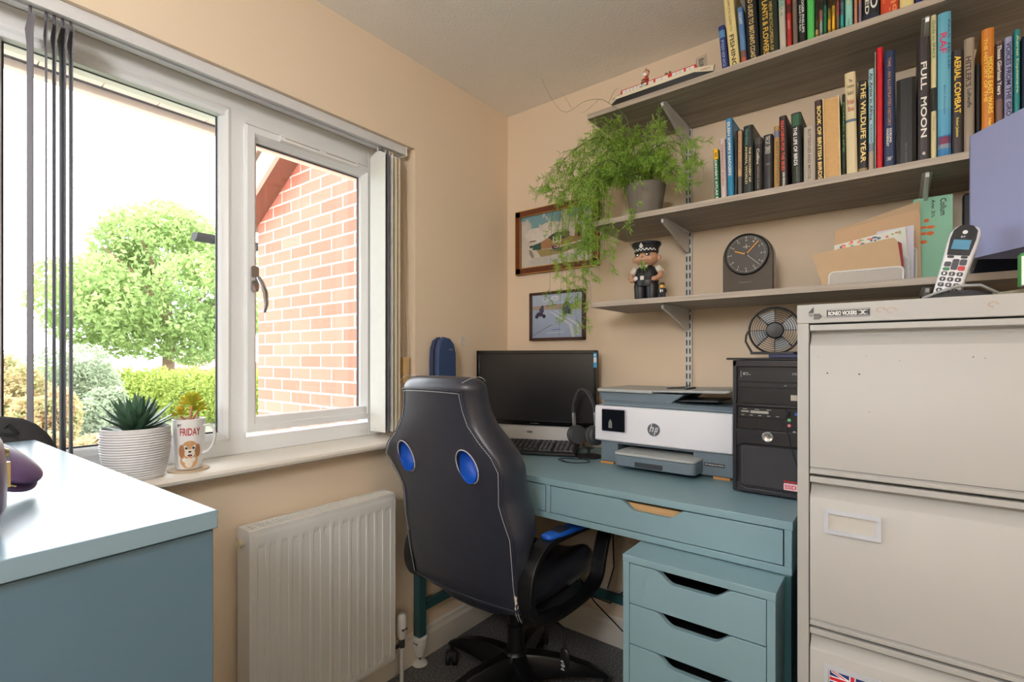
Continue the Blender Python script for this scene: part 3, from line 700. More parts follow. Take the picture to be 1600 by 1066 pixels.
# seat
def sring(x, hw, z0, z1): pass
se = M()
rings = []
for k in range(15):
    t = k/14; y = 1.165+.50*t; e = math.sqrt(max(0, 1-(2*t-1)**6)); hw = .175+.03*min(1, t*3)
    hw = hw*(.75+.25*e); zt = .475+.025*e; zb = .415-.012*e; ed = .045*e*(.4+.6*min(1, t*2))
    rings.append([(CX-hw*.8, y, zb), (CX+hw*.8, y, zb), (CX+hw, y, zb+.03), (CX+hw+.01, y, zt), (CX+hw-.01, y, zt+ed), (CX+hw-.06, y, zt+ed*.6), (CX+hw*.5, y, zt), (CX, y, zt-.005), (CX-hw*.5, y, zt), (CX-hw+.06, y, zt+ed*.6), (CX-hw+.01, y, zt+ed), (CX-hw-.01, y, zt), (CX-hw, y, zb+.03)])
se.loft(rings); seat = se.build('seat', M_lea, ch, sub=1)
# rear underside of the seat where it meets the back
q = M(); rg = []
for k in range(9):
    t = -1+2*k/8; rg.append([(CX+.20*t, 1.135+.02*t*t, .478), (CX+.20*t, 1.15+.015*t*t, .446+.02*t*t*0), (CX+.20*t, 1.20, .425), (CX+.20*t, 1.30, .42), (CX+.20*t, 1.30, .47)])
q.loft(rg).build('seat_rear_roll', M_lea, seat, sub=1)
q = M()
for xx in (.196, .206):
    M().tube([(CX+xx-.004, 1.160, .472), (CX+xx-.002, 1.166, .45), (CX+xx-.008, 1.185, .425)], .0012, 5).build('seam', M_stitch, seat)
# arms: looped plastic frames with padded rests
for s_ in (-1, 1):
    ax = CX+s_*.247
    path = [(1.60, .672), (1.52, .676), (1.42, .682), (1.30, .690), (1.20, .690), (1.145, .672), (1.108, .635), (1.092, .585), (1.094, .54), (1.115, .50), (1.155, .475), (1.22, .458), (1.30, .452), (1.40, .452), (1.47, .462), (1.505, .49), (1.52, .53), (1.55, .60), (1.60, .672)]
    path = [(1.142+(y_-1.092)*1.02, z_-.033) for y_, z_ in path]
    pts = []
    for i in range(len(path)-1):
        p0, p1, p2, p3 = [Vector(path[max(0, min(len(path)-1, j))]) for j in (i-1, i, i+1, i+2)]
        for k in range(4):
            t = k/4; pts.append(.5*((2*p1)+(-p0+p2)*t+(2*p0-5*p1+4*p2-p3)*t*t+(-p0+3*p1-3*p2+p3)*t**3))
    ring = []; n_ = len(pts)
    q = M()
    for i, p in enumerate(pts):
        tg = (pts[(i+1) % n_]-pts[i-1]).normalized(); nn = Vector((-tg.y, tg.x)); th = .010; w_ = .024
        y_in = p+nn*th; y_out = p-nn*th
        ring.append([(ax-w_, y_out.x, y_out.y), (ax+w_, y_out.x, y_out.y), (ax+w_, y_in.x, y_in.y), (ax-w_, y_in.x, y_in.y)])
    vs = [p for r_ in ring for p in r_]; fs = [(j*4+i, j*4+(i+1) % 4, ((j+1) % n_)*4+(i+1) % 4, ((j+1) % n_)*4+i) for j in range(n_) for i in range(4)]
    q.add(vs, fs)
    arm = q.build('arm', M_black, ch, bevel=.003)
    M().box(ax-s_*.10-.09, ax-s_*.10+.09, 1.27, 1.47, .412, .430).build('arm_mount', M_blackm, arm, bevel=.004)
    pd = M()
    pd.loft([[(ax+dx*k, y, z+dz_) for dx, dz_ in ((-.026, 0), (.026, 0), (.029, .010), (.024, .020), (-.024, .020), (-.029, .010))] for y, z, k in ((1.235, .663, .5), (1.25, .663, .9), (1.35, .654, 1), (1.45, .648, 1), (1.60, .643, 1), (1.63, .642, .7))])
    pd.m(0).build('arm_pad', M_blue, arm, sub=1)
    M().box(ax-.018, ax+.018, 1.285, 1.35, .674, .679).build('arm_pad_top', M_lea, arm, bevel=.002)
# mechanism, column, base
M().box(CX-.07, CX+.07, CYY-.11, CYY+.11, .375, .415).build('tilt_mechanism', M_blackm, ch, bevel=.006)
M().lathe([(.030, .14), (.030, .26), (.026, .262), (.026, .30), (.022, .302), (.022, .38)], (CX, CYY, 0), 24).build('gas_column', M_black, ch, smooth=True)
lv = M().tube([(CX+.06, CYY-.06, .39), (CX+.20, CYY-.09, .39), (CX+.27, CYY-.12, .388), (CX+.288, CYY-.13, .375), (CX+.290, CYY-.135, .335)], .005, 8)
lever = lv.build('lever', M_black, ch, smooth=True)
tg_ = M().lathe([(.008, .0), (.015, -.006), (.016, -.035), (.012, -.058), (.004, -.066)], (CX+.290, CYY-.135, .337), 14, sy=.5); tg_.m(1)
for k in range(5): tg_.box(CX+.282+.004*(k % 2), CX+.290+.003*(k % 3), CYY-.1445, CYY-.143, .30-k*.006, .3025-k*.006)
tg_.build('lever_grip', [M_black, M_stitch], lever, smooth=True)
base = M().lathe([(.045, .065), (.05, .075), (.05, .150), (.036, .172), (.03, .175)], (CX, CYY, 0), 28).build('base_hub', M_black, ch, smooth=True)
for k in range(5):
    a = rad(108+72*k); d = Vector((math.cos(a), math.sin(a), 0)); s2 = Vector((-d.y, d.x, 0)); c0 = Vector((CX, CYY, 0))
    rg = []
    for t, w_, z0, z1_ in ((.02, .036, .070, .163), (.10, .034, .078, .160), (.18, .030, .084, .148), (.26, .024, .082, .124), (.31, .018, .076, .098), (.33, .013, .070, .084)):
        rg.append([c0+d*t+s2*(w_*.8)+Vector((0, 0, z0)), c0+d*t+s2*w_+Vector((0, 0, (z0+z1_)/2)), c0+d*t+s2*w_*.6+Vector((0, 0, z1_)), c0+d*t-s2*w_*.6+Vector((0, 0, z1_)), c0+d*t-s2*w_+Vector((0, 0, (z0+z1_)/2)), c0+d*t-s2*w_*.8+Vector((0, 0, z0))])
    M().loft(rg).build('base_leg', M_black, ch, bevel=.004)
    cc = c0+d*.318; ang = a+.9+k*1.3; wd_ = Vector((math.cos(ang), math.sin(ang), 0)); ax_ = Vector((-wd_.y, wd_.x, 0))
    q = M()
    for s_ in (-1, 1):
        rim = [(.001, -.009), (.022, -.009), (.026, -.006), (.026, .006), (.022, .009), (.001, .009)]
        st_ = len(q.v); q.lathe(rim, (0, 0, 0), 18, 'x')
        mt_ = Matrix.Translation(cc+wd_*.012+ax_*(s_*.014)+Vector((0, 0, .0265))) @ Matrix.Rotation(math.atan2(ax_.y, ax_.x), 4, 'Z')
        q.xf(mt_, st_)
    q.cyl((cc.x, cc.y, .045), .008, .04, 'z', 10).sph((cc.x+wd_.x*.008, cc.y+wd_.y*.008, .040), .024, .024, .018, 14, 8)
    q.build('caster', M_blackm, ch, smooth=True)
# ================================================================== MONITOR (all-in-one) in the corner
def frame_xf(o, ang):   # local (x right, y away, z up) -> world
    return Matrix.Translation(o) @ Matrix.Rotation(ang, 4, 'Z')
mo = thing('computer_monitor', (-1.19, 1.77, DZ), 'black widescreen monitor switched off, angled in the corner of the desk', 'monitor')
MA = math.atan2(1.815-1.643, -.975+1.478); MW = .532
T = frame_xf(Vector((-1.478, 1.643, 0)), MA)
M_scr = mat((22, 22, 24), .28, bump=.02, bscale=600, name='screen_black'); M_bez = mat((12, 12, 13), .18, name='gloss_bezel')
z0, z1 = .925, 1.243
def tx_(m_): return m_.xf(T)
tx_(M().box(0, MW, .012, .045, z0, z1)).build('housing', M_blackm, mo, bevel=.004)
q = M()
for a in ((0, MW, z1-.015, z1), (0, MW, z0, z0+.020), (0, .014, z0, z1), (MW-.014, MW, z0, z1)): q.box(a[0], a[1], -.002, .012, a[2], a[3])
tx_(q).build('bezel', M_bez, mo, bevel=.002)
tx_(M().box(.013, MW-.013, .002, .011, z0+.018, z1-.013)).build('screen', M_scr, mo)
M_sil = mat((168, 166, 162), .45, metal=.2, bump=.05, bscale=800, name='silver_plastic')
tx_(M().prism([(.012, .925), (.030, .925), (.030, .842), (-.004, .842)], 'x', .035, MW-.065)).build('chin_panel', M_sil, mo, bevel=.002)
tx_(M().box(.035, .055, -.0045, .03, .842, .924).box(MW-.085, MW-.065, -.0045, .03, .842, .924)).build('chin_end', mat((206, 205, 202), .4), mo, bevel=.002)
q = M().prism(ell(.245, .896, .013, .0045, 20), 'y', .000, .004); tx_(q).build('emblem', mat((120, 120, 120), .3), mo)
q = M(); q.box(.250, .262, -.0026, -.0018, .9325, .9345).box(.265, .285, -.0026, -.0018, .9325, .9345)
tx_(q).build('brand_mark', mat((96, 96, 98), .5), mo)
tx_(M().box(.10, .40, .0, .10, DZ, .842).box(.2, .3, .045, .075, .842, .98)).build('stand', M_black, mo, bevel=.003)
q = M().box(MW-.013, MW-.0005, -.003, -.002, 1.172, 1.232)
for (a, b_) in ((1.193, 1.213),): q.m(1).box(MW-.012, MW-.0015, -.0034, -.003, a, b_)
q.m(1).box(MW-.010, MW-.005, -.0034, -.003, 1.218, 1.226)
tx_(q).build('sticker', [mat((30, 150, 205), .5), M_pw], mo)

# keyboard
KA = math.atan2(.102, .238)
kb = thing('keyboard', (-1.18, 1.62, DZ), 'black desktop keyboard in front of the monitor', 'keyboard')
TK = Matrix.Translation(Vector((-.975, 1.645, DZ))) @ Matrix.Rotation(KA, 4, 'Z')
kx = M().prism([(0, .004), (.155, .018), (.155, .036), (.145, .040), (.01, .018), (0, .012)], 'x', -.44, 0); kx.xf(TK).build('case', M_blackm, kb, bevel=.003)
q = M(); R = random.Random(5)
rows = [(.014, [.02, .02, .022, .11, .022, .02, .02], 0), (.032, None, .004), (.050, None, .002), (.068, None, 0), (.086, None, 0), (.112, None, 0)]
M_key = mat((34, 34, 36), .5, name='key_plastic')
for (yy, ws, off) in rows:
    for (xa, xb, n_) in ((-.43, -.155, 14), (-.148, -.095, 3), (-.088, -.010, 4)):
        if ws and xa == -.43:
            x = xa; tot = sum(ws)+.002*len(ws)
            for w_ in ws:
                ww = w_*.272/tot; zz = .016+.165*yy; q.add([(x, yy, zz), (x+ww, yy, zz), (x+ww, yy+.015, zz+.002), (x, yy+.015, zz+.002), (x+.002, yy+.002, zz+.007), (x+ww-.002, yy+.002, zz+.007), (x+ww-.002, yy+.013, zz+.009), (x+.002, yy+.013, zz+.009)],
                     [(0, 3, 2, 1), (4, 5, 6, 7), (0, 1, 5, 4), (1, 2, 6, 5), (2, 3, 7, 6), (3, 0, 4, 7)]); x += ww+.002
            continue
        st_ = (xb-xa)/n_
        for i in range(n_):
            x = xa+i*st_; ww = st_-.0018; zz = .016+.165*yy
            q.add([(x, yy, zz), (x+ww, yy, zz), (x+ww, yy+.015, zz+.002), (x, yy+.015, zz+.002), (x+.002, yy+.002, zz+.007), (x+ww-.002, yy+.002, zz+.007), (x+ww-.002, yy+.013, zz+.009), (x+.002, yy+.013, zz+.009)],
                  [(0, 3, 2, 1), (4, 5, 6, 7), (0, 1, 5, 4), (1, 2, 6, 5), (2, 3, 7, 6), (3, 0, 4, 7)])
            q.m(1).box(x+.004, x+.008, yy+.007, yy+.0105, zz+.0082, zz+.0090); q.m(0)
ko = q.xf(TK).build('keys', [M_key, mat((170, 170, 170), .6)], kb, smooth=False); ko['kind'] = 'stuff'

# ================================================================== HEADPHONES
hp = thing('headphones', (-.945, 1.70, DZ), 'grey and black over-ear headphones standing upright left of the printer', 'headphones')
M_hp = mat((58, 60, 64), .5, name='headphone_plastic'); M_pad = mat((74, 76, 80), .75, bump=.2, bscale=300, name='ear_cushion')
HC = Vector((-.960, 1.686, .99)); HA = rad(-20)
TH = Matrix.Translation(HC) @ Matrix.Rotation(HA, 4, 'Z') @ Matrix.Rotation(rad(-6), 4, 'Y')
arc = [(.064*math.cos(rad(a)), 0, .005+.098*math.sin(rad(a))) for a in range(0, 181, 10)]
q = M().tube(arc, .009, 8, flat=.35); q.xf(TH).build('headband', M_hp, hp, smooth=True)
M().tube([(x*.93, y, z*.93+.002) for x, y, z in arc[3:-3]], .008, 8, flat=.5).xf(TH).build('headband_cushion', M_pad, hp, smooth=True)
for s_ in (-1, 1):
    M().box(s_*.064-.004, s_*.064+.004, -.007, .007, -.045, .012).xf(TH).build('yoke', mat((150, 152, 156), .3, metal=.6), hp, bevel=.0015)
    q = M().lathe([(.030, 0), (.036, .004), (.037, .012), (.030, .018)], (s_*.064-.009 if s_ > 0 else -.073, 0, -.075), 24, 'x')
    q.xf(TH).build('ear_cup', M_hp, hp, smooth=True)
    x_ = .037 if s_ > 0 else -.055
    M().lathe([(.018, .0), (.034, .0), (.038, .008), (.036, .016), (.020, .018)], (x_, 0, -.075), 24, 'x').xf(TH).build('ear_cushion', M_pad, hp, smooth=True)
q = M().lathe([(.05, 0), (.05, .006), (.012, .01), (.006, .014), (.006, .030), (.02, .034)], (-.945, 1.695, DZ), 24)
q.build('stand_foot', M_blackm, hp, smooth=True)
cb_ = M(); P_ = [(-1.01, 1.60, 0), (-.97, 1.56, .0), (-.92, 1.56, 0), (-.89, 1.60, 0), (-.92, 1.625, 0), (-.98, 1.60, 0), (-1.0, 1.565, 0), (-.95, 1.535, 0), (-.90, 1.55, 0)]
pts = []
for i in range(len(P_)-1):
    p0, p1, p2, p3 = [Vector(P_[max(0, min(len(P_)-1, j))]) for j in (i-1, i, i+1, i+2)]
    for k in range(5): t = k/5; pts.append(.5*((2*p1)+(-p0+p2)*t+(2*p0-5*p1+4*p2-p3)*t*t+(-p0+3*p1-3*p2+p3)*t**3)+Vector((0, 0, DZ+.002+.0007*i)))
tag(cb_.tube(pts, .0017, 6).build('cable', M_blackm, smooth=True), 'thin black cable coiled on the desktop beside the keyboard', 'cable', None)

# ================================================================== PRINTER
pr_ = thing('printer', (-.64, 1.76, DZ), 'white and blue-grey inkjet printer with small touchscreen on the desk', 'printer')
PX0, PX1, PY0, PY1 = -.878, -.403, 1.620, 1.905
M_pg = mat((104, 120, 132), .5, name='printer_slate'); M_pwh = mat((222, 224, 232), .35, var=.01, name='printer_white'); M_plid = mat((168, 172, 172), .45, name='printer_lid')
M_pdk = mat((52, 58, 64), .5, name='printer_dark')
q = M().box(PX0+.018, PX0+.085, PY0+.012, PY1, .8375, .912).box(PX1-.125, PX1+.0, PY0+.012, PY1, .8375, .912).box(PX0+.085, PX1-.125, PY0+.10, PY1, .8375, .912).box(PX0+.018, PX1, PY0+.012, PY1, .905, .915)
q.build('base', M_pg, pr_, bevel=.004)
M().box(PX0+.085, PX1-.125, PY0+.015, PY0+.10, .846, .850).build('tray_bay', M_pdk, pr_)
q = M().prism([(PY0, .915), (PY0+.03, .908), (PY1, .908), (PY1, 1.040), (PY0+.004, 1.040), (PY0, 1.030)], 'x', PX0, PX1)
q.build('front_body', M_pwh, pr_, bevel=.004)
M().prism([(PY0+.006, 1.040), (PY1, 1.040), (PY1, 1.058), (PY0+.016, 1.058), (PY0+.004, 1.048)], 'x', PX0+.03, PX1-.0).build('scanner_bed', M_pg, pr_, bevel=.003)
M().prism([(PX0+.012, 1.056), (-.55, 1.056), (-.60, 1.062), (-.56, 1.090), (PX0+.004, 1.090)], 'y', PY0+.025, PY1-.01).build('feeder_body', M_pg, pr_, bevel=.003)
M().box(PX0+.003, -.665, PY0+.012, PY1-.005, 1.089, 1.101).build('lid', M_plid, pr_, bevel=.003)
M().box(-.660, -.62, PY0+.06, PY1-.02, 1.085, 1.094).build('feeder_slot', M_pdk, pr_)
M().prism([(-.666, 1.094), (-.666, 1.101), (-.42, 1.109), (-.412, 1.106), (-.43, 1.099)], 'y', PY0+.018, PY1-.02).build('feeder_tray', M_plid, pr_, bevel=.002)
q = M().prism([(-.66, 1.101), (-.60, 1.107), (-.60, 1.110), (-.66, 1.104)], 'y', PY0+.13, PY0+.19); q.box(-.575, -.565, PY0+.07, PY0+.16, 1.104, 1.110)
q.build('paper_guide', M_pdk, pr_, bevel=.001)
M().prism([(-.70, 1.060), (-.46, 1.068), (-.46, 1.074), (-.70, 1.066)], 'y', PY0+.05, PY1-.08).build('output_flap', M_pdk, pr_, bevel=.001)
# tray
q = M().prism(rr(-.772, -.497, 1.556, 1.72, .018), 'z', .846, .882); q.build('paper_tray', M_pg, pr_, bevel=.003)
M().prism(rr(-.772, -.497, 1.554, 1.70, .018), 'z', .883, .892).build('tray_cover', M_plid, pr_, bevel=.002)
M().box(-.695, -.600, 1.5545, 1.557, .850, .866).build('tray_grip', M_pdk, pr_, bevel=.001)
q = M().rrect('y', PY0-.0045, PY0+.002, -.849, -.7555, .948, 1.031, .006); q.m(1).rrect('y', PY0-.0060, PY0-.0045, -.846, -.7585, .951, 1.028, .004)
sc_ = q.build('touchscreen', [mat((190, 186, 200), .3), mat((22, 24, 30), .12)], pr_)
q = M().prism([(-.820, .962), (-.806, .962), (-.806, .982), (-.813, .994), (-.820, .982)], 'y', PY0-.0066, PY0-.0060).build('screen_icon', mat((120, 122, 122), .5), sc_)
q = M().prism(ell(-.655, .969, .0215, .0215, 40), 'y', PY0-.0015, PY0); q.build('logo_disc', mat((96, 100, 106), .4), pr_)
# slanted lowercase letters cut into the disc
def hp_letters():
    q = M(); sk = .28
    def stroke(x0, z0, x1, z1, w_=.0032): q.prism([(x0, z0), (x0+w_, z0), (x1+w_, z1), (x1, z1)], 'y', PY0-.0021, PY0-.0015)
    Z0 = .969
    stroke(-.6695, Z0-.0075, -.6630, Z0+.0185)                       # h stem
    stroke(-.6605, Z0-.0075, -.6570, Z0+.0055); q.prism([(-.6650, Z0+.0055), (-.6640, Z0+.0085), (-.6545, Z0+.0085), (-.6538, Z0+.0055)], 'y', PY0-.0021, PY0-.0015)
    stroke(-.6545, Z0-.0185, -.6478, Z0+.0085)                       # p stem
    q.prism([(-.6490, Z0+.0055), (-.6485, Z0+.0085), (-.6395, Z0+.0085), (-.6388, Z0+.0055)], 'y', PY0-.0021, PY0-.0015)
    stroke(-.6455, Z0-.0075, -.6420, Z0+.0075); q.prism([(-.6520, Z0-.0075), (-.6513, Z0-.0048), (-.6430, Z0-.0048), (-.6445, Z0-.0075)], 'y', PY0-.0021, PY0-.0015)
    return q
hp_letters().build('logo_letters', M_pwh, pr_)
q = M().rrect('y', PY0+.0105, PY0+.012, -.492, -.430, .868, .879, .002); q.m(1); put_text(q, 'HP OfficeJet Pro 9012e', (-.489, PY0+.0102, .871), (1, 0, 0), (0, 0, 1), .056, .005)
q.build('name_plate', [M_pdk, M_pw], pr_)
for (x, y) in ((-.835, 1.66), (-.44, 1.66), (-.835, 1.87), (-.44, 1.87)):
    tag(M().box(x-.026, x+.026, y-.028, y+.028, DZ, DZ+.0075).build('wooden_block', mat((206, 146, 84), .6), bevel=.001), 'small orange-brown wooden block under a corner of the printer', 'block', 'blocks under the printer')

# ================================================================== COMPUTER TOWER
tw = thing('computer_tower', (-.286, 1.705, DZ), 'black computer tower between the printer and the filing cabinet', 'computer')
TX0, TX1, TY0, TY1, TZ0, TZ1 = -.3765, -.197, 1.510, 1.895, DZ+.006, 1.206
M_tw = mat((42, 41, 46), .28, name='tower_plastic'); M_tdk = mat((14, 14, 16), .45, name='tower_dark')
M().box(TX0, TX1, TY0+.03, TY1, TZ0+.004, TZ1).build('case', M_tw, tw, bevel=.003)
fr = M()
o_ = rr(TX0, TX1, TZ0, TZ1, .005)
fr.prism(o_, 'y', TY0+.012, TY0+.03)
# raised front frame members
fr.box(TX0, TX0+.0105, TY0, TY0+.012, TZ0, TZ1).box(TX1-.0105, TX1, TY0, TY0+.012, TZ0, TZ1).box(TX0, TX1, TY0, TY0+.012, TZ1-.018, TZ1)
fr.box(TX0+.01, TX1-.01, TY0+.001, TY0+.012, 1.076, 1.084).prism([(TX0+.01, 1.012), (TX1-.01, 1.012), (TX1-.01, .972), (TX0+.028, .972), (TX0+.01, .962)], 'y', TY0+.001, TY0+.012)
fr.prism([(TX0+.01, TZ0), (TX1-.01, TZ0), (TX1-.01, TZ0+.012), (TX0+.035, TZ0+.012), (TX0+.01, TZ0+.025)], 'y', TY0+.001, TY0+.012)
fr.build('front_frame', M_tw, tw, bevel=.002)
def grille(x0, x1, z0, z1, y, n_, mt, nm_='grille', round_=.004, horiz=False):
    q = M().rrect('y', y, y+.004, x0, x1, z0, z1, round_)
    for i in range(n_):
        x = x0+.003+(x1-x0-.006)*(i+.5)/n_; q.box(x-.0005, x+.0005, y-.0008, y, z0+.003, z1-.003)
    return q.build(nm_, mt, tw)
q = M().rrect('y', TY0+.006, TY0+.012, TX0+.016, TX1-.012, 1.146, 1.178, .002); q.m(1).box(TX0+.020, TX0+.0215, TY0+.0055, TY0+.006, 1.158, 1.176)
q.prism(ell(TX0+.029, 1.168, .0028, .0045, 14), 'y', TY0+.0055, TY0+.006).box(TX0+.033, TX0+.040, TY0+.0055, TY0+.006, 1.169, 1.1715).box(TX0+.033, TX0+.046, TY0+.0055, TY0+.006, 1.1645, 1.1665); put_text(q, 'DVD', (TX1-.030, TY0+.0055, 1.166), (1, 0, 0), (0, 0, 1), .011, .006)
q.m(0).box(TX0+.016, TX1-.012, TY0+.006, TY0+.012, 1.130, 1.144).m(1).box(TX1-.050, TX1-.043, TY0+.0055, TY0+.006, 1.136, 1.138)
q.build('disc_drive', [M_tdk, mat((150, 150, 152), .4)], tw, bevel=.0006)
M().prism(ell(TX1-.026, 1.1375, .006, .0035, 16), 'y', TY0+.004, TY0+.006).build('eject_button', M_tw, tw)
grille(TX0+.012, TX1-.012, 1.086, 1.128, TY0+.006, 44, M_tdk, 'drive_bay_cover')
q = M().box(TX1-.034, TX1-.018, TY0+.004, TY0+.006, 1.097, 1.113).build('badge', mat((176, 172, 160), .3, metal=.5), tw, bevel=.001)
q = M().box(TX0+.014, TX1-.045, TY0+.005, TY0+.012, 1.046, 1.074)
q.m(1).box(TX0+.022, TX0+.042, TY0+.0045, TY0+.005, 1.060, 1.064).box(TX0+.046, TX0+.092, TY0+.0045, TY0+.005, 1.058, 1.065)
for k in range(5): q.box(TX0+.022+k*.022, TX0+.030+k*.022, TY0+.0045, TY0+.005, 1.051, 1.053)
for k in range(3): q.box(TX0+.026+k*.030, TX0+.038+k*.030, TY0+.0045, TY0+.005, 1.068, 1.0695)
q.build('card_reader', [M_tdk, mat((170, 168, 160), .4)], tw, bevel=.0006)
grille(TX0+.014, TX1-.045, 1.015, 1.045, TY0+.006, 36, M_tdk, 'floppy_bay_cover')
M().box(TX1-.044, TX1-.0115, TY0+.006, TY0+.012, 1.000, 1.074).build('port_panel', M_tdk, tw)
for (x, z, c_) in ((-.2345, 1.045, (120, 190, 130)), (-.2345, 1.030, (220, 120, 130)), (-.222, 1.012, (150, 150, 150))):
    M().lathe([(.0022, .002), (.0045, .002), (.0045, 0), (.003, -.001)], (x, TY0+.0045, z), 14, 'y').build('audio_socket', mat(c_, .5), tw)
q = M().box(-.223, -.214, TY0+.003, TY0+.006, 1.052, 1.070); q.m(1).box(-.2215, -.2155, TY0+.002, TY0+.003, 1.058, 1.066)
q.build('usb_socket', [M_tdk, mat((40, 90, 170), .5)], tw)
M().lathe([(.014, 0), (.0145, -.003), (.012, -.005), (.010, -.0035), (.001, -.0035)], (-.286, TY0+.001, .995), 28, 'y').build('power_button', mat((206, 204, 200), .2, metal=.8), tw, smooth=True)
gr_ = grille(TX0+.022, TX1-.012, TZ0+.020, .966, TY0+.003, 60, mat((58, 58, 64), .5), 'front_grille', .006)
q = M().rrect('y', TY0+.0005, TY0+.0015, -.247, -.213, .8565, .8750, .003); q.m(1); put_text(q, 'SSD', (-.2445, TY0+.0002, .860), (1, 0, 0), (0, 0, 1), .028, .011, .03)
q.m(2); put_text(q, 'Extreme', (-.2465, TY0+.0006, .8775), (1, 0, 0), (0, 0, 1), .032, .006)
q.build('ssd_sticker', [mat((240, 196, 202), .5), mat((206, 84, 104), .5), mat((214, 34, 30), .5)], tw)
cbl = M().box(-.2395, -.2325, TY0-.014, TY0+.005, 1.058, 1.068)
cpts = [(-.236, TY0-.014, 1.063), (-.237, TY0-.026, 1.050), (-.234, TY0-.026, 1.02), (-.226, TY0-.024, .98), (-.215, TY0-.022, .94), (-.205, TY0-.02, .91), (-.196, TY0-.01, .88), (-.190, TY0+.03, .84)]
tag(cbl.tube(cpts, .0017, 6).build('cable', M_blackm, smooth=True), 'thin black cable plugged into the front of the computer tower', 'cable')

# desk fan on the tower
M_fan = mat((30, 30, 33), .4, name='fan_plastic')
tag(M().prism(rr(-.40, -.205, 1.525, 1.70, .01), 'z', 1.2065, 1.2125).build('flat_tray', M_tdk, bevel=.001), 'thin black slab lying on top of the computer tower', 'tray')
tag(M().prism(rr(-.285, -.208, 1.515, 1.60, .004), 'z', 1.213, 1.2225).build('navy_booklet', mat((38, 40, 82), .5), bevel=.001), 'small navy booklet lying under the fan on the computer tower', 'booklet')
fa = thing('desk_fan', (-.285, 1.60, 1.223), 'small round black wire-guard desk fan on top of the computer tower', 'fan')
FCx, FCy, FCz, FR = -.282, 1.585, 1.291, .0655
ga = rad(8)
TF = Matrix.Translation(Vector((FCx, FCy, FCz))) @ Matrix.Rotation(rad(12), 4, 'Z')
q = M().tube([(FR*math.cos(2*PI*i/48), 0, FR*math.sin(2*PI*i/48)) for i in range(48)], .0032, 8, closed=True)
q.lathe([(FR+.002, 0), (FR+.002, .026), (FR-.002, .026), (FR-.002, 0), (FR+.002, 0)], (0, 0, 0), 48, 'y', cap=False)
q.xf(TF).build('guard_ring', M_fan, fa, smooth=True)
q = M()
for r_ in (.028, .034, .040, .046, .052, .058):
    yy = -.010*(1-(r_/FR)**2); q.tube([(r_*math.cos(2*PI*i/40), yy, r_*math.sin(2*PI*i/40)) for i in range(40)], .0009, 5, closed=True)
for k in range(8):
    a = PI/8*0+k*PI/4; q.tube([(r_*math.cos(a), -.011*(1-(r_/FR)**2), r_*math.sin(a)) for r_ in (.02, .035, .05, FR)], .0009, 5)
q.xf(TF).build('wire_guard', M_fan, fa)
M().lathe([(.001, -.016), (.020, -.015), (.024, -.011), (.024, -.006)], (0, 0, 0), 28, 'y').xf(TF).build('guard_hub', M_fan, fa, smooth=True)
q = M()
for k in range(4):
    a0 = k*PI/2+.4; vs = []
    for j in range(6):
        r_ = .018+.040*j/5; hw = .24+.22*math.sin(PI*j/5.5)
        vs += [(r_*math.cos(a0-hw), .006, r_*math.sin(a0-hw)), (r_*math.cos(a0+hw), .018, r_*math.sin(a0+hw))]
    q.add(vs, [(2*j, 2*j+1, 2*j+3, 2*j+2) for j in range(5)])
q.xf(TF).build('blades', mat((196, 200, 204), .3), fa, solid=.0012)
q = M()
for k in range(4):
    a = k*PI/2+PI/4; q.tube([(.018*math.cos(a), .024, .018*math.sin(a)), (FR*math.cos(a), .024, FR*math.sin(a))], .002, 5)
q.cyl((0, .014, 0), .020, .022, 'y', 20); q.xf(TF).build('motor', M_fan, fa)
q = M()
for s_ in (-1, 1): q.tube([(s_*(FR+.002), .012, 0), (s_*(FR+.008), .012, -.012), (s_*(FR+.010), .014, -.030), (s_*(FR-.006), .016, -.062)], .0030, 6)
q.xf(TF).build('yoke', M_fan, fa, smooth=True)
M().prism(rr(-.345, -.225, 1.57, 1.63, .01), 'z', 1.2226, 1.2300).build('base', M_fan, fa, bevel=.001)

# ================================================================== WALL ITEMS
cs = thing('zip_case', (-1.493, 1.452, DZ), 'tall navy blue zipped case standing against the wall behind the chair', 'case')
pp = [(1.400, DZ), (1.400, 1.20), (1.403, 1.25), (1.416, 1.283), (1.44, 1.297), (1.472, 1.292), (1.495, 1.270), (1.507, 1.23), (1.508, 1.15), (1.504, DZ)]
M().prism(pp, 'x', -1.522, -1.497).build('back_shell', mat((46, 62, 100), .6, bump=.1, bscale=500), cs, bevel=.006, seg=3)
M().prism([(y, z) for y, z in pp], 'x', -1.494, -1.468).build('front_shell', mat((54, 74, 116), .6, bump=.1, bscale=500), cs, bevel=.008, seg=3)
M().prism([(1.402+(y-1.402)*.985, z-.002) for y, z in pp], 'x', -1.498, -1.493).build('zip', mat((22, 26, 44), .6), cs)
q = M().box(-1.4678, -1.4670, 1.462, 1.482, 1.244, 1.2465)
q.build('printed_mark', mat((170, 176, 190), .5), cs)
hk = M().rrect('x', XW, XW+.003, 1.596, 1.618, 1.262, 1.308, .008); hk.tube([(XW+.003, 1.607, 1.285), (XW+.014, 1.607, 1.270), (XW+.018, 1.607, 1.262), (XW+.016, 1.607, 1.275)], .003, 6)
tag(hk.build('adhesive_hook', mat((214, 204, 192), .35), smooth=True), 'small translucent adhesive hook on the wall above the monitor', 'hook')

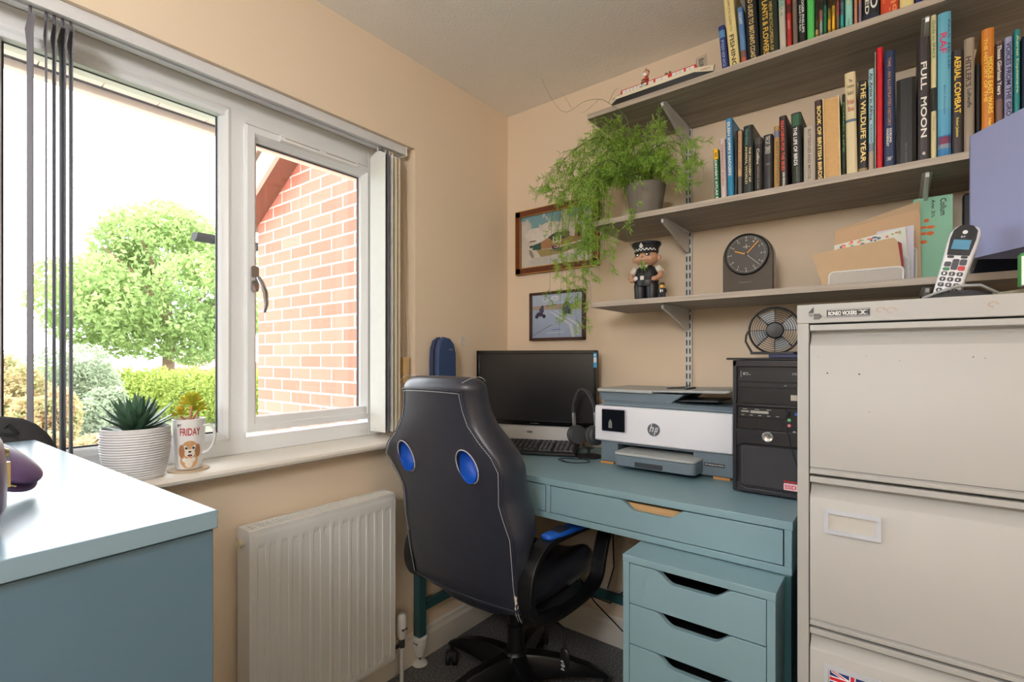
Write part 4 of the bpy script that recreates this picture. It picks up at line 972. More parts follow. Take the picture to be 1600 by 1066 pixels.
def picture(name, lab, x0, x1, z0, z1, mf, mg, wf, depth=.022):
    p = thing(name, ((x0+x1)/2, YB, z0), lab, 'picture', 'framed pictures')
    y0 = YB-depth
    fr_ = M()
    for a in ((x0, x1, z1-wf, z1), (x0, x1, z0, z0+wf), (x0, x0+wf, z0, z1), (x1-wf, x1, z0, z1)):
        fr_.box(a[0], a[1], y0, YB-.001, a[2], a[3])
    f_ = fr_.build('frame', mf, p, bevel=.002)
    gi = M()
    for (e, w_) in ((0, .003), (wf-.003, .003)):
        for a in ((x0+e, x1-e, z1-e-w_, z1-e), (x0+e, x1-e, z0+e, z0+e+w_), (x0+e, x0+e+w_, z0+e, z1-e), (x1-e-w_, x1-e, z0+e, z1-e)): gi.box(a[0], a[1], y0-.0012, y0+.002, a[2], a[3])
    if mg: gi.build('gilt_edge', mg, f_)
    M().box(x0+wf*.5, x1-wf*.5, y0+.006, y0+.007, z0+wf*.5, z1-wf*.5).build('glass', glass_mat('picture_glass', refl=.5), p)
    return p, y0+.010
def art_mat(name, stops, scale, mapz=1.0, detail=4):
    m, n, l, b = new_mat(name); tc = n.new('ShaderNodeTexCoord'); sp = n.new('ShaderNodeSeparateXYZ'); l.new(tc.outputs['Object'], sp.inputs[0])
    nz = n.new('ShaderNodeTexNoise'); nz.inputs['Scale'].default_value = scale; nz.inputs['Detail'].default_value = detail; l.new(tc.outputs['Object'], nz.inputs['Vector'])
    ml = n.new('ShaderNodeMath'); ml.operation = 'MULTIPLY_ADD'; l.new(sp.outputs['Z'], ml.inputs[0]); ml.inputs[1].default_value = mapz; l.new(nz.outputs['Fac'], ml.inputs[2])
    r = ramp(n, stops); l.new(ml.outputs[0], r.inputs['Fac']); l.new(r.outputs['Color'], b.inputs['Base Color']); b.inputs['Roughness'].default_value = .6
    return m
p, yy = picture('framed_picture', 'larger gilt-edged wooden frame with a painting of a propeller aeroplane over clouds', -1.465, -1.020, 1.609, 1.912, mat((104, 54, 30), .4, var=.2, scale=20), mat((214, 164, 70), .25, metal=.8), .030)
sky = art_mat('cloud_painting', [(.55, lin(214, 206, 194)), (.72, lin(226, 216, 204)), (.98, lin(206, 200, 190)), (1.12, lin(120, 168, 176))], 14, 2.0)
im = M().box(-1.437, -1.048, yy, yy+.002, 1.637, 1.884).build('painting', sky, p)
def shp(lst, parent, y, nm_='painted_shapes'):
    q = M(); mts = []
    for i, (c_, poly) in enumerate(lst):
        mm = mat(c_, .6, var=.15, scale=60)
        if mm not in mts: mts.append(mm)
        q.m(mts.index(mm)).prism(poly, 'y', y-.0004-i*.00012, y-.0003-i*.00012)
    return q.build(nm_, mts, parent)
X0, Z0 = -1.437, 1.637   # art 0.389 x 0.247
def a_(pts): return [(X0+.389*x, Z0+.247*y) for x, y in pts]
def ae(cx, cy, rx, ry, rot=0): return [(X0+.389*x, Z0+.247*y) for x, y in ell(cx, cy, rx, ry, 22, rot)]
shp([((232, 224, 214), ae(.2, .62, .14, .13)), ((226, 214, 204), ae(.42, .68, .15, .14)), ((234, 226, 216), ae(.33, .55, .17, .12)), ((228, 218, 208), ae(.62, .66, .16, .12)), ((224, 216, 208), ae(.85, .62, .12, .12)),
     ((206, 204, 196), ae(.5, .12, .4, .08)), ((168, 150, 96), a_([(.22, .34), (.5, .30), (.85, .36), (.9, .30), (.6, .20), (.3, .18)])), ((126, 132, 78), a_([(.4, .28), (.75, .34), (.85, .30), (.6, .22)])),
     ((176, 128, 84), a_([(.26, .44), (.42, .53), (.62, .52), (.86, .44), (.90, .40), (.7, .36), (.4, .32), (.26, .34)])), ((52, 66, 50), a_([(.40, .53), (.50, .60), (.66, .58), (.70, .50), (.58, .44), (.46, .46)])),
     ((30, 92, 80), a_([(.17, .42), (.30, .46), (.30, .32), (.18, .33)])), ((110, 120, 60), ae(.63, .55, .07, .06)), ((176, 120, 70), a_([(.76, .46), (.79, .66), (.84, .68), (.87, .44)])), ((70, 80, 56), a_([(.80, .46), (.81, .66), (.83, .66), (.84, .45)])),
     ((30, 40, 84), ae(.51, .33, .055, .045)), ((214, 214, 206), ae(.52, .335, .036, .03)), ((184, 40, 44), ae(.51, .335, .022, .02)), ((120, 98, 70), ae(.18, .50, .055, .012)), ((150, 138, 120), ae(.16, .26, .025, .09, .3)), ((40, 40, 46), ae(.155, .40, .022, .025)),
     ((226, 226, 216), a_([(.47, .41), (.47, .53), (.483, .53), (.483, .43), (.52, .43), (.52, .53), (.533, .53), (.533, .41)])), ((226, 226, 216), a_([(.535, .41), (.535, .52), (.548, .52), (.548, .43), (.575, .43), (.575, .53), (.588, .53), (.588, .41)]))], im, yy)
p, yy = picture('framed_picture', 'smaller thin brown frame with a pale blue print of motorcyclists on a bend', -1.383, -1.088, 1.292, 1.516, mat((70, 42, 32), .4), None, .012)
im = M().box(-1.372, -1.099, yy, yy+.002, 1.303, 1.505).build('print', art_mat('road_print', [(.3, lin(150, 170, 206)), (.7, lin(178, 196, 222)), (1.0, lin(196, 212, 226))], 6, 1.5), p)
X0, Z0 = -1.372, 1.303
def a_(pts): return [(X0+.273*x, Z0+.202*y) for x, y in pts]
def ae(cx, cy, rx, ry, rot=0): return [(X0+.273*x, Z0+.202*y) for x, y in ell(cx, cy, rx, ry, 20, rot)]
shp([((176, 158, 140), a_([(0, .66), (1, .62), (1, .74), (.5, .76), (0, .74)])), ((60, 58, 64), a_([(.3, .74), (.5, .76), (.5, .745), (.3, .725)])), ((214, 220, 230), a_([(.35, .60), (.40, .60), (.80, .30), (.86, .0), (.80, 0), (.74, .28)])), ((220, 224, 232), a_([(.45, .62), (.48, .62), (.92, .30), (.94, .05), (.90, .05), (.88, .28)])),
     ((120, 112, 116), a_([(.02, .06), (.42, .30), (.42, .315), (.02, .075)])), ((70, 56, 92), ae(.16, .55, .07, .05)), ((84, 84, 118), ae(.20, .64, .05, .07)), ((46, 42, 60), ae(.10, .50, .035, .045)), ((46, 42, 60), ae(.25, .50, .035, .045)), ((60, 60, 70), ae(.22, .72, .025, .03)),
     ((80, 96, 112), ae(.70, .66, .08, .14)), ((50, 58, 66), ae(.70, .76, .04, .05)), ((52, 56, 64), ae(.66, .56, .03, .06)), ((52, 56, 64), ae(.76, .57, .03, .06)),
     ((232, 236, 240), ae(.28, .88, .055, .045)), ((170, 190, 216), ae(.28, .88, .035, .025)), ((232, 236, 240), ae(.47, .90, .075, .055)), ((206, 214, 228), ae(.47, .90, .05, .03)), ((216, 222, 234), a_([(.3, .10), (.66, .12), (.66, .135), (.3, .115)])), ((120, 134, 196), a_([(.40, .17), (.58, .18), (.58, .20), (.40, .19)]))], im, yy)

# cables behind the desk
for i, (pts, lab) in enumerate((([(-.945, 1.922, .70), (-.94, 1.918, .60), (-.952, 1.915, .46), (-.948, 1.915, .33), (-.97, 1.90, .24)], 'black cable hanging down the wall behind the desk'),
        ([(-1.12, 1.90, .24), (-1.05, 1.895, .19), (-.96, 1.905, .18), (-.90, 1.905, .245)], 'short black cable sagging from the rear rail of the desk'),
        ([(-1.10, 1.85, .30), (-1.00, 1.84, .20), (-.86, 1.82, .13), (-.72, 1.80, .04), (-.62, 1.8, .004)], 'black cable trailing down to the carpet behind the drawer pedestal'))):
    tag(M().tube(pts, .0028, 6).build('cable', M_blackm, smooth=True), lab, 'cable')
# ================================================================== BOOKS
def shade(c, k): return tuple(max(0, min(255, int(v*k))) for v in c)
def book(x, w, h, zb, lean, col, label, depth=.165, yf=1.636, texts=(), bands=(), paper=False, fore=False, group=None, soft=False, thick=.0022):
    """spine faces the room; x = left end of the foot of the spine. texts: (string, z0 frac, z1 frac, x frac centre, width frac, colour)"""
    ro = M(); e = .0 if soft else .003
    w = w-.0012
    sp = [(0+.0005, .004), (w*.22, .0008), (w*.5, 0), (w*.78, .0008), (w-.0005, .004), (w, .008), (w, depth), (w-thick, depth), (w-thick, .008), (thick, .008), (thick, depth), (0, depth), (0, .008)]
    if fore: sp = [(a, depth-b_) for a, b_ in sp]
    ro.prism(sp, 'z', 0, h)
    k = 1
    cm = [mat(col, .45 if not paper else .6, var=.04, scale=40)]
    for (a, b_, c_) in bands:
        cm.append(mat(c_, .5)); ro.m(k).prism([(.0006, .0035), (w*.22, .0002), (w*.5, -.0005), (w*.78, .0002), (w-.0006, .0035), (w*.5, .004)], 'z', h*a, h*b_); k += 1
    o = ro.build('book', cm)
    pg = M().box(thick+.0002, w-thick-.0002, (.0085 if not fore else .004), depth-(.004 if not fore else .0085), e, h-e)
    p_ = pg.build('page_block', mat((206, 166, 112), .8, var=.16, scale=160) if fore else M_page); p_.parent = o
    for (s_, f0, f1, xc, xw, c_) in texts:
        q = M(); put_text(q, s_, (w*(xc-xw/2), -.0009, h*f1), (0, 0, -1), (1, 0, 0), h*(f1-f0), w*xw)
        t_ = q.build('spine_title', mat(c_, .5, var=0)); t_.parent = o
    o.location = (x, yf, zb); o.rotation_euler = (0, -rad(lean), 0)
    tag(o, label, 'book', group); return o
G1, G2 = 'books on the top shelf', 'books on the middle shelf'
Z1, Z2 = 2.1052, 1.7082
cream, gold, white_, blk = (228, 214, 170), (222, 176, 70), (226, 226, 222), (24, 22, 22)
T1 = [ # x, w, h, lean, colour, label, texts, bands
 (-.439, .020, .150, 5, (44, 56, 120), 'short blue FISHING book at the left end of the top shelf', [('FISHING', .12, .68, .5, .45, (140, 160, 200))], [(.74, .90, (90, 140, 190))]),
 (-.416, .030, .270, 5, (226, 208, 146), 'tall cream FISHING book on the top shelf', [('FISHING', .02, .40, .5, .45, (70, 64, 50)), ('THE COMPLETE GUIDE TO', .44, .95, .5, .22, (150, 134, 96))], []),
 (-.383, .017, .185, 4, (92, 132, 182), 'small blue COAST book with an orange foot on the top shelf', [('COAST', .70, .90, .5, .5, white_)], [(.0, .14, (186, 86, 60)), (.14, .26, (120, 84, 76))]),
 (-.364, .033, .275, 3, (22, 22, 26), 'thick black book titled ILLUSTRATED GUIDE TO BRITAIN on the top shelf', [("ILLUSTRATED GUIDE TO BRITAIN'S COAST", .03, .96, .5, .42, (214, 190, 130))], []),
 (-.329, .050, .275, 2, (26, 40, 30), 'very thick dark green garden plants and flowers encyclopedia', [('GARDEN PLANTS & FLOWERS', .03, .97, .34, .30, gold), ("READER'S DIGEST NEW ENCYCLOPEDIA OF", .06, .97, .66, .18, (190, 160, 80))], []),
 (-.278, .018, .270, 1.5, (196, 190, 176), 'pale green and cream book between the dark green encyclopedia and the thin red book', [('PERENNIALS', .40, .94, .5, .4, (120, 150, 140))], [(.5, 1, (150, 184, 170))]),
 (-.259, .014, .262, 1, (178, 44, 40), 'thin red and black book on the top shelf', [('GARDEN', .24, .34, .5, .4, (220, 150, 140))], [(.42, .52, (90, 30, 30)), (.60, 1, (60, 26, 26))]),
 (-.244, .014, .190, 1, (118, 106, 94), 'short grey-brown book beside THE ROSE', [], []),
 (-.229, .020, .272, 1.2, (22, 20, 22), 'black book titled THE ROSE on the top shelf', [('THE ROSE', .55, .95, .3, .4, white_), ('ROGER PHILLIPS', .14, .52, .66, .3, white_), ('MARTYN RIX', .16, .44, .28, .26, (200, 200, 200))], []),
 (-.208, .019, .272, .5, (84, 190, 96), 'bright green book on the top shelf', [('ORCHIDS', .52, .9, .5, .35, (40, 120, 60))], [])]
th = [((206, 166, 110), (36, 26, 20), (.16, .30), 'tan'), ((150, 166, 160), (190, 110, 100), (.26, .40), 'grey-teal'), ((34, 128, 84), (60, 130, 110), (.30, .44), 'deep green'), ((206, 158, 56), (120, 120, 46), (.24, .38), 'ochre'),
      ((240, 186, 50), (190, 160, 60), (.26, .40), 'bright yellow'), ((124, 104, 90), (176, 76, 84), (.26, .42), 'brown with pink-red band'), ((60, 172, 170), (110, 116, 130), (.24, .40), 'turquoise')]
x_ = -.1885
for i, (c_, c2, (b0, b1), nm_) in enumerate(th):
    T1.append((x_, .0092, .21, 0, c_, 'thin pocket book, %s, in the row right of the bright green book' % nm_, [('%d' % (24+i*3), .03, .10, .5, .5, (50, 40, 30)), ('BIRDS' if i % 2 else 'TREES', b0+.03, b1-.02, .5, .4, shade(c_, .6))], [(b0, b1, c2), (b1, 1, (28, 24, 24) if i < 5 else shade(c2, .6))])); x_ += .0099
T1 += [(-.118, .018, .24, 0, (142, 202, 190), 'pale aqua book right of the row of pocket books', [('BIRDS', .30, .44, .4, .3, (232, 206, 110)), ('7 DAYS', .05, .14, .5, .3, (80, 130, 120))], []),
 (-.098, .0095, .23, 0, (196, 130, 110), 'thin salmon pink book right of the pale aqua one', [('WILD', .26, .40, .5, .5, (220, 160, 60))], []),
 (-.088, .0085, .23, 0, (138, 128, 140), 'thin grey-mauve book beside the thick black illustrated book', [('FISH', .28, .42, .5, .4, (200, 120, 90))], [(.30, .50, (190, 110, 86))]),
 (-.079, .038, .272, 0, (18, 20, 28), 'very thick black ILLUSTRATED book on the top shelf', [('BIRD', .14, .50, .68, .42, white_), ('ILLUSTRATED', .10, .85, .28, .24, (220, 214, 200))], [(.0, .10, (30, 36, 56))]),
 (-.040, .039, .272, 0, (196, 66, 30), 'thick orange-red book on the top shelf', [('eng', .03, .30, .66, .5, (226, 130, 80)), ('Britain', .15, .40, .2, .2, (222, 120, 70))], []),
 (.0, .030, .265, 0, (222, 206, 140), 'thick pale yellow book on the top shelf', [], []), (.031, .013, .26, 0, (34, 46, 110), 'narrow dark blue book beside the pale yellow one on the top shelf', [], []), (.045, .018, .26, 0, (46, 84, 170), 'brighter blue book on the top shelf near the picture edge', [], []),
 (.064, .03, .26, 0, (90, 40, 40), 'maroon book at the right of the top shelf', [], [])]
for (x, w, h, ln, c_, lab, tx__, bd_) in T1:
    book(x, w, h, Z1, ln, c_, lab, texts=tx__, bands=bd_, group=G1, depth=.15 if w < .01 else .19)
T2 = [
 (-.462, .017, .164, 2, (28, 104, 66), "green DRIVER'S ATLAS with a yellow top at the left end of the row", [("DRIVER'S ATLAS B", .02, .78, .5, .46, white_), ('AA', .84, .93, .6, .45, blk)], [(.80, 1, (236, 180, 20))], {}),
 (-.443, .018, .191, 1.5, (206, 188, 184), "pale pinkish book between the DRIVER'S ATLAS and the blue badgers book", [('WAINWRIGHT WORLD', .22, .92, .5, .4, (176, 110, 116))], [], {}),
 (-.423, .020, .250, 1.5, (58, 130, 176), "tall blue EILEEN SOPER'S BADGERS book", [("EILEEN SOPER'S BADGERS", .28, .95, .5, .42, white_)], [(0, .26, (26, 126, 168))], {}),
 (-.402, .008, .205, 0, (62, 52, 44), 'thin dark brown book right of the blue badgers book', [], [], {}),
 (-.394, .014, .205, 0, (98, 92, 88), 'slim book with a tan upper spine and grey foot', [('ATLAS OF ENGLAND', .4, .94, .5, .3, (120, 90, 60))], [(.30, .98, (192, 156, 118))], {}),
 (-.378, .029, .212, 0, (24, 34, 30), 'dark green ANIMAL WORLD book with cream lettering', [('THE DISCOVERY OF', .18, .68, .70, .22, (206, 186, 140)), ('ANIMAL WORLD', .16, .70, .34, .22, (206, 186, 140)), ('Gardens', .72, .95, .4, .3, (70, 130, 120))], [], {}),
 (-.347, .023, .167, 0, (70, 64, 60), 'charcoal book with a thin white border and Collins on its spine', [('Collins', .52, .80, .5, .32, (210, 200, 180)), ('NATURE GUIDE', .08, .48, .5, .14, (150, 140, 120))], [(.02, .88, (38, 32, 30))], {}),
 (-.322, .026, .169, 0, (32, 30, 32), 'black book with white curly lettering on the middle shelf', [('THE CAT', .82, .97, .5, .5, (200, 196, 190)), ('COMPANION', .66, .80, .5, .6, (190, 186, 180)), ('a guide', .46, .50, .5, .8, (120, 120, 124))], [], {}),
 (-.294, .017, .188, 0, (166, 130, 76), 'golden tan book with a small bird picture near its top', [('BIRD SPOTTING', .10, .75, .6, .3, (120, 86, 44))], [(.82, .92, (110, 110, 140))], {}),
 (-.2765, .021, .213, 1, (44, 30, 32), 'dark brown REACHING FOR THE SKIES book with orange-red lettering', [('REACHING FOR THE SKIES', .24, .93, .45, .42, (216, 82, 50)), ('IVAN RENDALL', .02, .22, .5, .3, white_)], [], {}),
 (-.246, .027, .212, 1, (22, 24, 24), 'black THE LIFE OF BIRDS book with a green top', [('THE LIFE OF BIRDS', .28, .80, .42, .36, white_), ('Attenborough', .06, .26, .5, .22, (110, 130, 80))], [(.82, .98, (38, 84, 58))], {}),
 (-.217, .030, .163, 0, (176, 166, 152), 'grey-beige BUTTERFLIES AND MOTHS book', [('BUTTERFLIES AND MOTHS', .08, .95, .5, .26, (110, 100, 90))], [], {}),
 (-.1865, .020, .231, 1, (62, 40, 40), 'dark brown BOOK OF BRITISH BIRDS with yellow lettering', [('BOOK OF BRITISH BIRDS', .03, .92, .58, .5, (232, 208, 120))], [], {}),
 (-.1665, .040, .231, 1, (224, 204, 160), 'thick book turned with its tan page edges outwards', [], [], dict(fore=True)),
 (-.1255, .010, .228, 0, (30, 44, 30), 'thin dark green book squeezed beside the page-edge-out book', [('POND LIFE', .3, .9, .5, .4, (90, 150, 80))], [], {}),
 (-.1145, .026, .283, 1, (216, 200, 160), 'tall cream book titled The Complete Book with tiny bird motifs', [('The', .90, .94, .5, .3, (110, 90, 70)), ('Complete', .84, .89, .5, .6, (110, 90, 70)), ('Book of', .78, .83, .5, .5, (110, 90, 70)), ('British', .69, .75, .5, .6, (176, 90, 76)), ('Birds', .62, .68, .5, .5, (176, 90, 76))], [(.52, .545, (90, 110, 130))], dict(horiz=True)),
 (-.0885, .022, .250, 0, (30, 26, 26), 'black book titled THE WILDLIFE YEAR', [('THE WILDLIFE YEAR', .12, .98, .55, .55, (232, 206, 130))], [(0, .06, (150, 130, 90))], {}),
 (-.066, .0135, .276, 0, (162, 194, 206), 'pale blue book titled An Artist in Africa', [('An Artist in Africa', .50, .96, .5, .5, (30, 40, 50)), ('KRUGER', .28, .46, .5, .3, (80, 110, 130))], [(.0, .20, (176, 156, 140)), (.20, .28, (120, 130, 150))], {}),
 (-.052, .0035, .318, 0, (206, 220, 204), 'very thin pale green-white booklet left of the red one', [], [], dict(soft=True, thick=.0005)),
 (-.0485, .0150, .326, 0, (206, 14, 34), 'bright red book on the middle shelf', [], [], {}),
 (-.033, .025, .310, 0, (28, 46, 84), 'navy TIME AN ILLUSTRATED HISTORY book', [('TIME - AN ILLUSTRATED HISTORY', .36, .94, .5, .26, (170, 120, 104)), ('DORLING', .22, .34, .6, .2, white_), ('KINDERSLEY', .19, .34, .35, .2, white_), ('Sydney', .07, .10, .5, .6, (190, 190, 200))], [], {}),
 (-.007, .042, .226, 0, (14, 14, 16), 'fat glossy black book standing lower than its neighbours', [('SEAN BAKER', .03, .26, .5, .10, (90, 90, 90))], [], {}),
 (.0365, .025, .318, 0, (52, 46, 48), 'tall charcoal book titled FULL MOON', [('FULL  MOON', .20, .80, .5, .5, (232, 228, 220)), ('*', .055, .085, .5, .3, (210, 206, 200))], [], {}),
 (.062, .0125, .366, 0, (216, 204, 158), 'tall narrow cream Guide to SPACE book', [('Guide to SPACE', .70, .96, .5, .45, (84, 130, 84)), ('Patrick', .2, .3, .5, .2, (140, 130, 110))], [(.34, .50, (28, 28, 30))], {}),
 (.075, .027, .364, 0, (98, 170, 196), 'tall sky-blue book with red RAF letters', [('RAF', .72, .86, .42, .5, (196, 60, 96)), ('PAUL MILLER', .60, .94, .82, .16, (50, 96, 130)), ('Bert Courage', .30, .50, .5, .16, (50, 96, 140))], [(.0, .16, (44, 120, 176)), (.10, .15, (206, 60, 80)), (.07, .10, (226, 226, 226)), (.16, .34, (84, 158, 196))], {}),
 (.102, .022, .262, 0, (48, 38, 40), 'dark AERIAL COMBAT book with yellow letters', [('AERIAL COMBAT', .40, .94, .5, .58, (236, 196, 60)), ('Robert Jackson', .18, .36, .45, .32, (220, 196, 80))], [], {}),
 (.124, .0205, .282, 0, (150, 136, 118), 'taupe book between AERIAL COMBAT and the orange wars book', [("HITLER'S", .58, .84, .42, .55, (74, 46, 40)), ('Luftwaffe', .40, .56, .5, .4, (40, 30, 30))], [], {}),
 (.1455, .009, .215, 0, (26, 26, 30), 'low black book left of the orange wars book', [], [], {}),
 (.1555, .0235, .292, 0, (204, 124, 36), 'orange MIDDLE EAST WARS book with yellow lettering', [('MIDDLE EAST WARS', .30, .76, .68, .36, (244, 206, 70)), ('THE HISTORY OF THE', .40, .92, .32, .30, (240, 196, 80)), ('Herzog', .14, .26, .6, .3, (250, 214, 90))], [], {}),
 (.1795, .0145, .254, 0, (122, 92, 80), 'brown Glorious Years book with a dark top', [('Those Glorious Years', .50, .96, .5, .55, (226, 220, 210))], [(.46, .98, (66, 50, 54)), (0, .20, (36, 32, 36))], {}),
 (.1945, .0155, .258, 0, (150, 152, 190), 'lavender VOICES FROM THE GROUND book', [('VOICES FROM THE GROUND', .14, .95, .5, .58, (34, 30, 60))], [], {}),
 (.2105, .0120, .270, 0, (36, 132, 132), 'teal Aerial Espionage book behind the lampshade', [('Aerial Espionage', .45, .95, .5, .5, (170, 200, 150))], [], {}),
 (.2235, .020, .25, 0, (28, 42, 60), 'navy book at the right edge above the lampshade', [('PASSCHENDAELE', .2, .9, .5, .4, (170, 190, 200))], [], {})]
for (x, w, h, ln, c_, lab, tx__, bd_, kw) in T2:
    hz = kw.pop('horiz', False)
    dpt = .155 if h < .25 else .19
    if not hz: book(x, w, h, Z2, ln, c_, lab, texts=tx__, bands=bd_, group=G2, depth=dpt, **kw)
    else:
        o = book(x, w, h, Z2, ln, c_, lab, bands=bd_, group=G2, depth=dpt)
        for (s_, f0, f1, xc, xw, cc) in tx__:
            q = M(); put_text(q, s_, (w*(xc-xw/2), -.0009, h*f0), (1, 0, 0), (0, 0, 1), w*xw, h*(f1-f0)*.8); t_ = q.build('spine_title', mat(cc, .5, var=0)); t_.parent = o

# ================================================================== TOP SHELF: canal boat, figure, small booklets
nb = thing('model_canal_boat', (-.66, 1.665, Z1), 'red, cream and black model canal boat on the top shelf', 'model boat')
M_hull = mat((34, 34, 36), .5); M_crm = mat((218, 208, 182), .5); M_red = mat((204, 44, 30), .45)
bx0, bx1, by0, by1 = -.824, -.464, 1.614, 1.680
mb_ = lambda x: -.780+(x+.828)*(.270/.306)
def hull(z0, z1, e0, e1):
    def pl_(e): return [(bx0+e, (by0+by1)/2-.010), (bx0+.03+e, by0+e*.2), (bx1-.05-e, by0+e*.2), (bx1-e, (by0+by1)/2-.004), (bx1-e, (by0+by1)/2+.004), (bx1-.05-e, by1-e*.2), (bx0+.03+e, by1-e*.2), (bx0+e, (by0+by1)/2+.010)]
    return [[(x, y, z0) for x, y in pl_(e0)], [(x, y, z1+(.010*max(0, (x-bx1+.07)/.07) if z1 > 2.12 else 0)) for x, y in pl_(e1)]]
M().loft(hull(Z1, Z1+.021, .008, .004)).build('hull', M_hull, nb, bevel=.001)
M().loft(hull(Z1+.021, Z1+.031, .004, 0)).build('gunwale', M_crm, nb, bevel=.001)
cb0 = M().prism([(-.780, Z1+.031), (-.510, Z1+.031), (-.516, Z1+.050), (-.775, Z1+.050)], 'y', by0+.008, by1-.008).build('cabin', M_red, nb, bevel=.001)
for (a, b_) in ((-.816, -.716), (-.708, -.688), (-.680, -.632), (-.616, -.572), (-.564, -.534)):
    q = M().box(mb_(a), mb_(b_), by0+.0068, by0+.008, Z1+.0345, Z1+.0465); q.m(1)
    for x in (-.800, -.785, -.770, -.755, -.740, -.655, -.600, -.586, -.550):
        if a < x < b_: q.box(mb_(x)-.0006, mb_(x)+.0006, by0+.0062, by0+.0068, Z1+.0345, Z1+.0465)
    q.build('window_panel', [mat((226, 222, 216), .4), mat((150, 140, 136), .5)], cb0)
q = M(); put_text(q, '1-3', (-.545, by0+.0012, Z1+.0235), (1, 0, 0), (0, 0, 1), .012, .006); put_text(q, 'NARROWBOAT', (-.518, by0+.006, Z1+.0235), (1, .2, .05), (0, 0, 1), .045, .004); q.build('boat_lettering', mat((176, 70, 50), .5), nb)
M().tube([(-.818, 1.647, Z1+.03), (-.819, 1.647, Z1+.044), (-.808, 1.647, Z1+.048), (-.778, 1.647, Z1+.050)], .0018, 6).build('tiller', M_hull, nb)
M().box(-.622, -.614, 1.634, 1.642, Z1+.050, Z1+.063).cyl((-.606, 1.638, Z1+.050), .004, .014, 'z', 10).build('chimney', mat((120, 104, 92), .5), nb)
sf_ = thing('toy_figurine', (-.700, 1.640, Z1+.055), 'tiny red and white figurine sitting on the roof of the model boat', 'figurine')
zf = Z1+.058
M_flesh = mat((222, 172, 142), .6)
M().lathe([(.007, 0), (.010, .006), (.009, .018), (.005, .024)], (-.700, 1.648, zf), 14).build('body', M_red, sf_, smooth=True)
hd_ = M().sph((-.700, 1.645, zf+.036), .0125, .0125, .0125).build('head', M_flesh, sf_, smooth=True)
M().sph((-.703, 1.637, zf+.030), .009, .006, .008).build('beard', M_white, hd_, smooth=True)
M().sph((-.700, 1.647, zf+.041), .0128, .012, .010).tube([(-.70, 1.647, zf+.05), (-.701, 1.647, zf+.060)], .0012, 5).build('hair', mat((120, 70, 44), .8), hd_, smooth=True)
q = M(); 
for s_ in (-1, 1): q.sph((-.701+s_*.0042, 1.6335, zf+.037), .0014, .0010, .0018, 8, 6)
q.build('eyes', M_blackm, hd_)
q = M()
for s_ in (-1, 1): q.tube([(-.700+s_*.004, 1.644, zf+.004), (-.704+s_*.008, 1.632, zf-.002), (-.704+s_*.010, 1.6255, zf-.012)], [.0045, .004, .004], 8)
q.m(1)
for s_ in (-1, 1): q.sph((-.704+s_*.010, 1.6225, zf-.016), .006, .006, .0045, 10, 6)
q.m(0)
for s_ in (-1, 1): q.tube([(-.700+s_*.008, 1.645, zf+.018), (-.702+s_*.012, 1.637, zf+.010), (-.702+s_*.006, 1.630, zf+.006)], .003, 6)
q.build('limbs', [mat((150, 90, 60), .6), M_white], sf_, smooth=True)
sf_.location = (-.687, 1.628, Z1+.0495); sf_.scale = (.86, .86, .86)
for i, (x, w, h, lab) in enumerate(((-.640, .040, .128, 'lowest grey paper booklet in the fanned group behind the model boat'), (-.600, .022, .140, 'middle newsprint booklet in the fanned group behind the model boat'), (-.575, .036, .182, 'tallest newsprint booklet reading BIRDS behind the model boat'))):
    q = M().prism([(x, Z1), (x+w+(.018 if i == 2 else 0), Z1), (x+w, Z1+h), (x, Z1+h-.004)], 'y', 1.80+i*.004, 1.803+i*.004); q.m(1)
    if i == 2:
        put_text(q, 'BIRDS', (x+.010, 1.8075, Z1+.170), (0, 0, -1), (1, 0, 0), .062, .018)
        q.box(x+.002, x+.003, 1.8072, 1.808, Z1+.01, Z1+h-.01).box(x+w-.004, x+w-.003, 1.8072, 1.808, Z1+.01, Z1+h-.01)
    else:
        for k in range(4): q.box(x+.004+k*w*.22, x+.0055+k*w*.22, 1.7995+i*.004-.0005, 1.80+i*.004, Z1+.04, Z1+h-.012)
    tag(q.build('booklet', [mat((206, 192, 172), .8), mat((96, 88, 80), .7)]), lab, 'booklet', 'booklets on the top shelf')

# ================================================================== LOWEST SHELF
Z3 = 1.4142
# police officer figurine
pf = thing('police_figurine', (-.708, 1.68, Z3), 'painted police officer figurine in black cap and vest on the lowest shelf', 'figurine')
fx, fyy = -.708, 1.685
M_uni = mat((26, 27, 33), .42, bump=.1, bscale=60); M_skin = mat((196, 150, 120), .5, var=.1, scale=30); M_shirt = mat((206, 200, 188), .55)
for s_ in (-1, 1):
    M().lathe([(.019, 0), (.021, .01), (.022, .03), (.0235, .055), (.020, .062)], (fx+s_*.0215, fyy, Z3), 18, sy=1.05).build('leg', M_uni, pf, smooth=True)
body = M().lathe([(.040, .050), (.044, .065), (.042, .080), (.040, .095), (.036, .112), (.022, .122), (.014, .126)], (fx, fyy, Z3), 24, sy=.75).build('torso', M_uni, pf, smooth=True)
M().lathe([(.0425, .070), (.0435, .074), (.0435, .080), (.0425, .084)], (fx, fyy, Z3), 24, sy=.77).build('belt', M_blackm, body, smooth=True)
q = M().rrect('y', fyy-.0365, fyy-.033, fx-.008, fx+.005, Z3+.070, Z3+.084, .002).lathe([(.003, 0), (.008, 0), (.008, .003), (.003, .003)], (fx-.027, fyy-.032, Z3+.077), 14, 'y')
q.build('buckle', mat((206, 206, 206), .3, metal=.6), body)
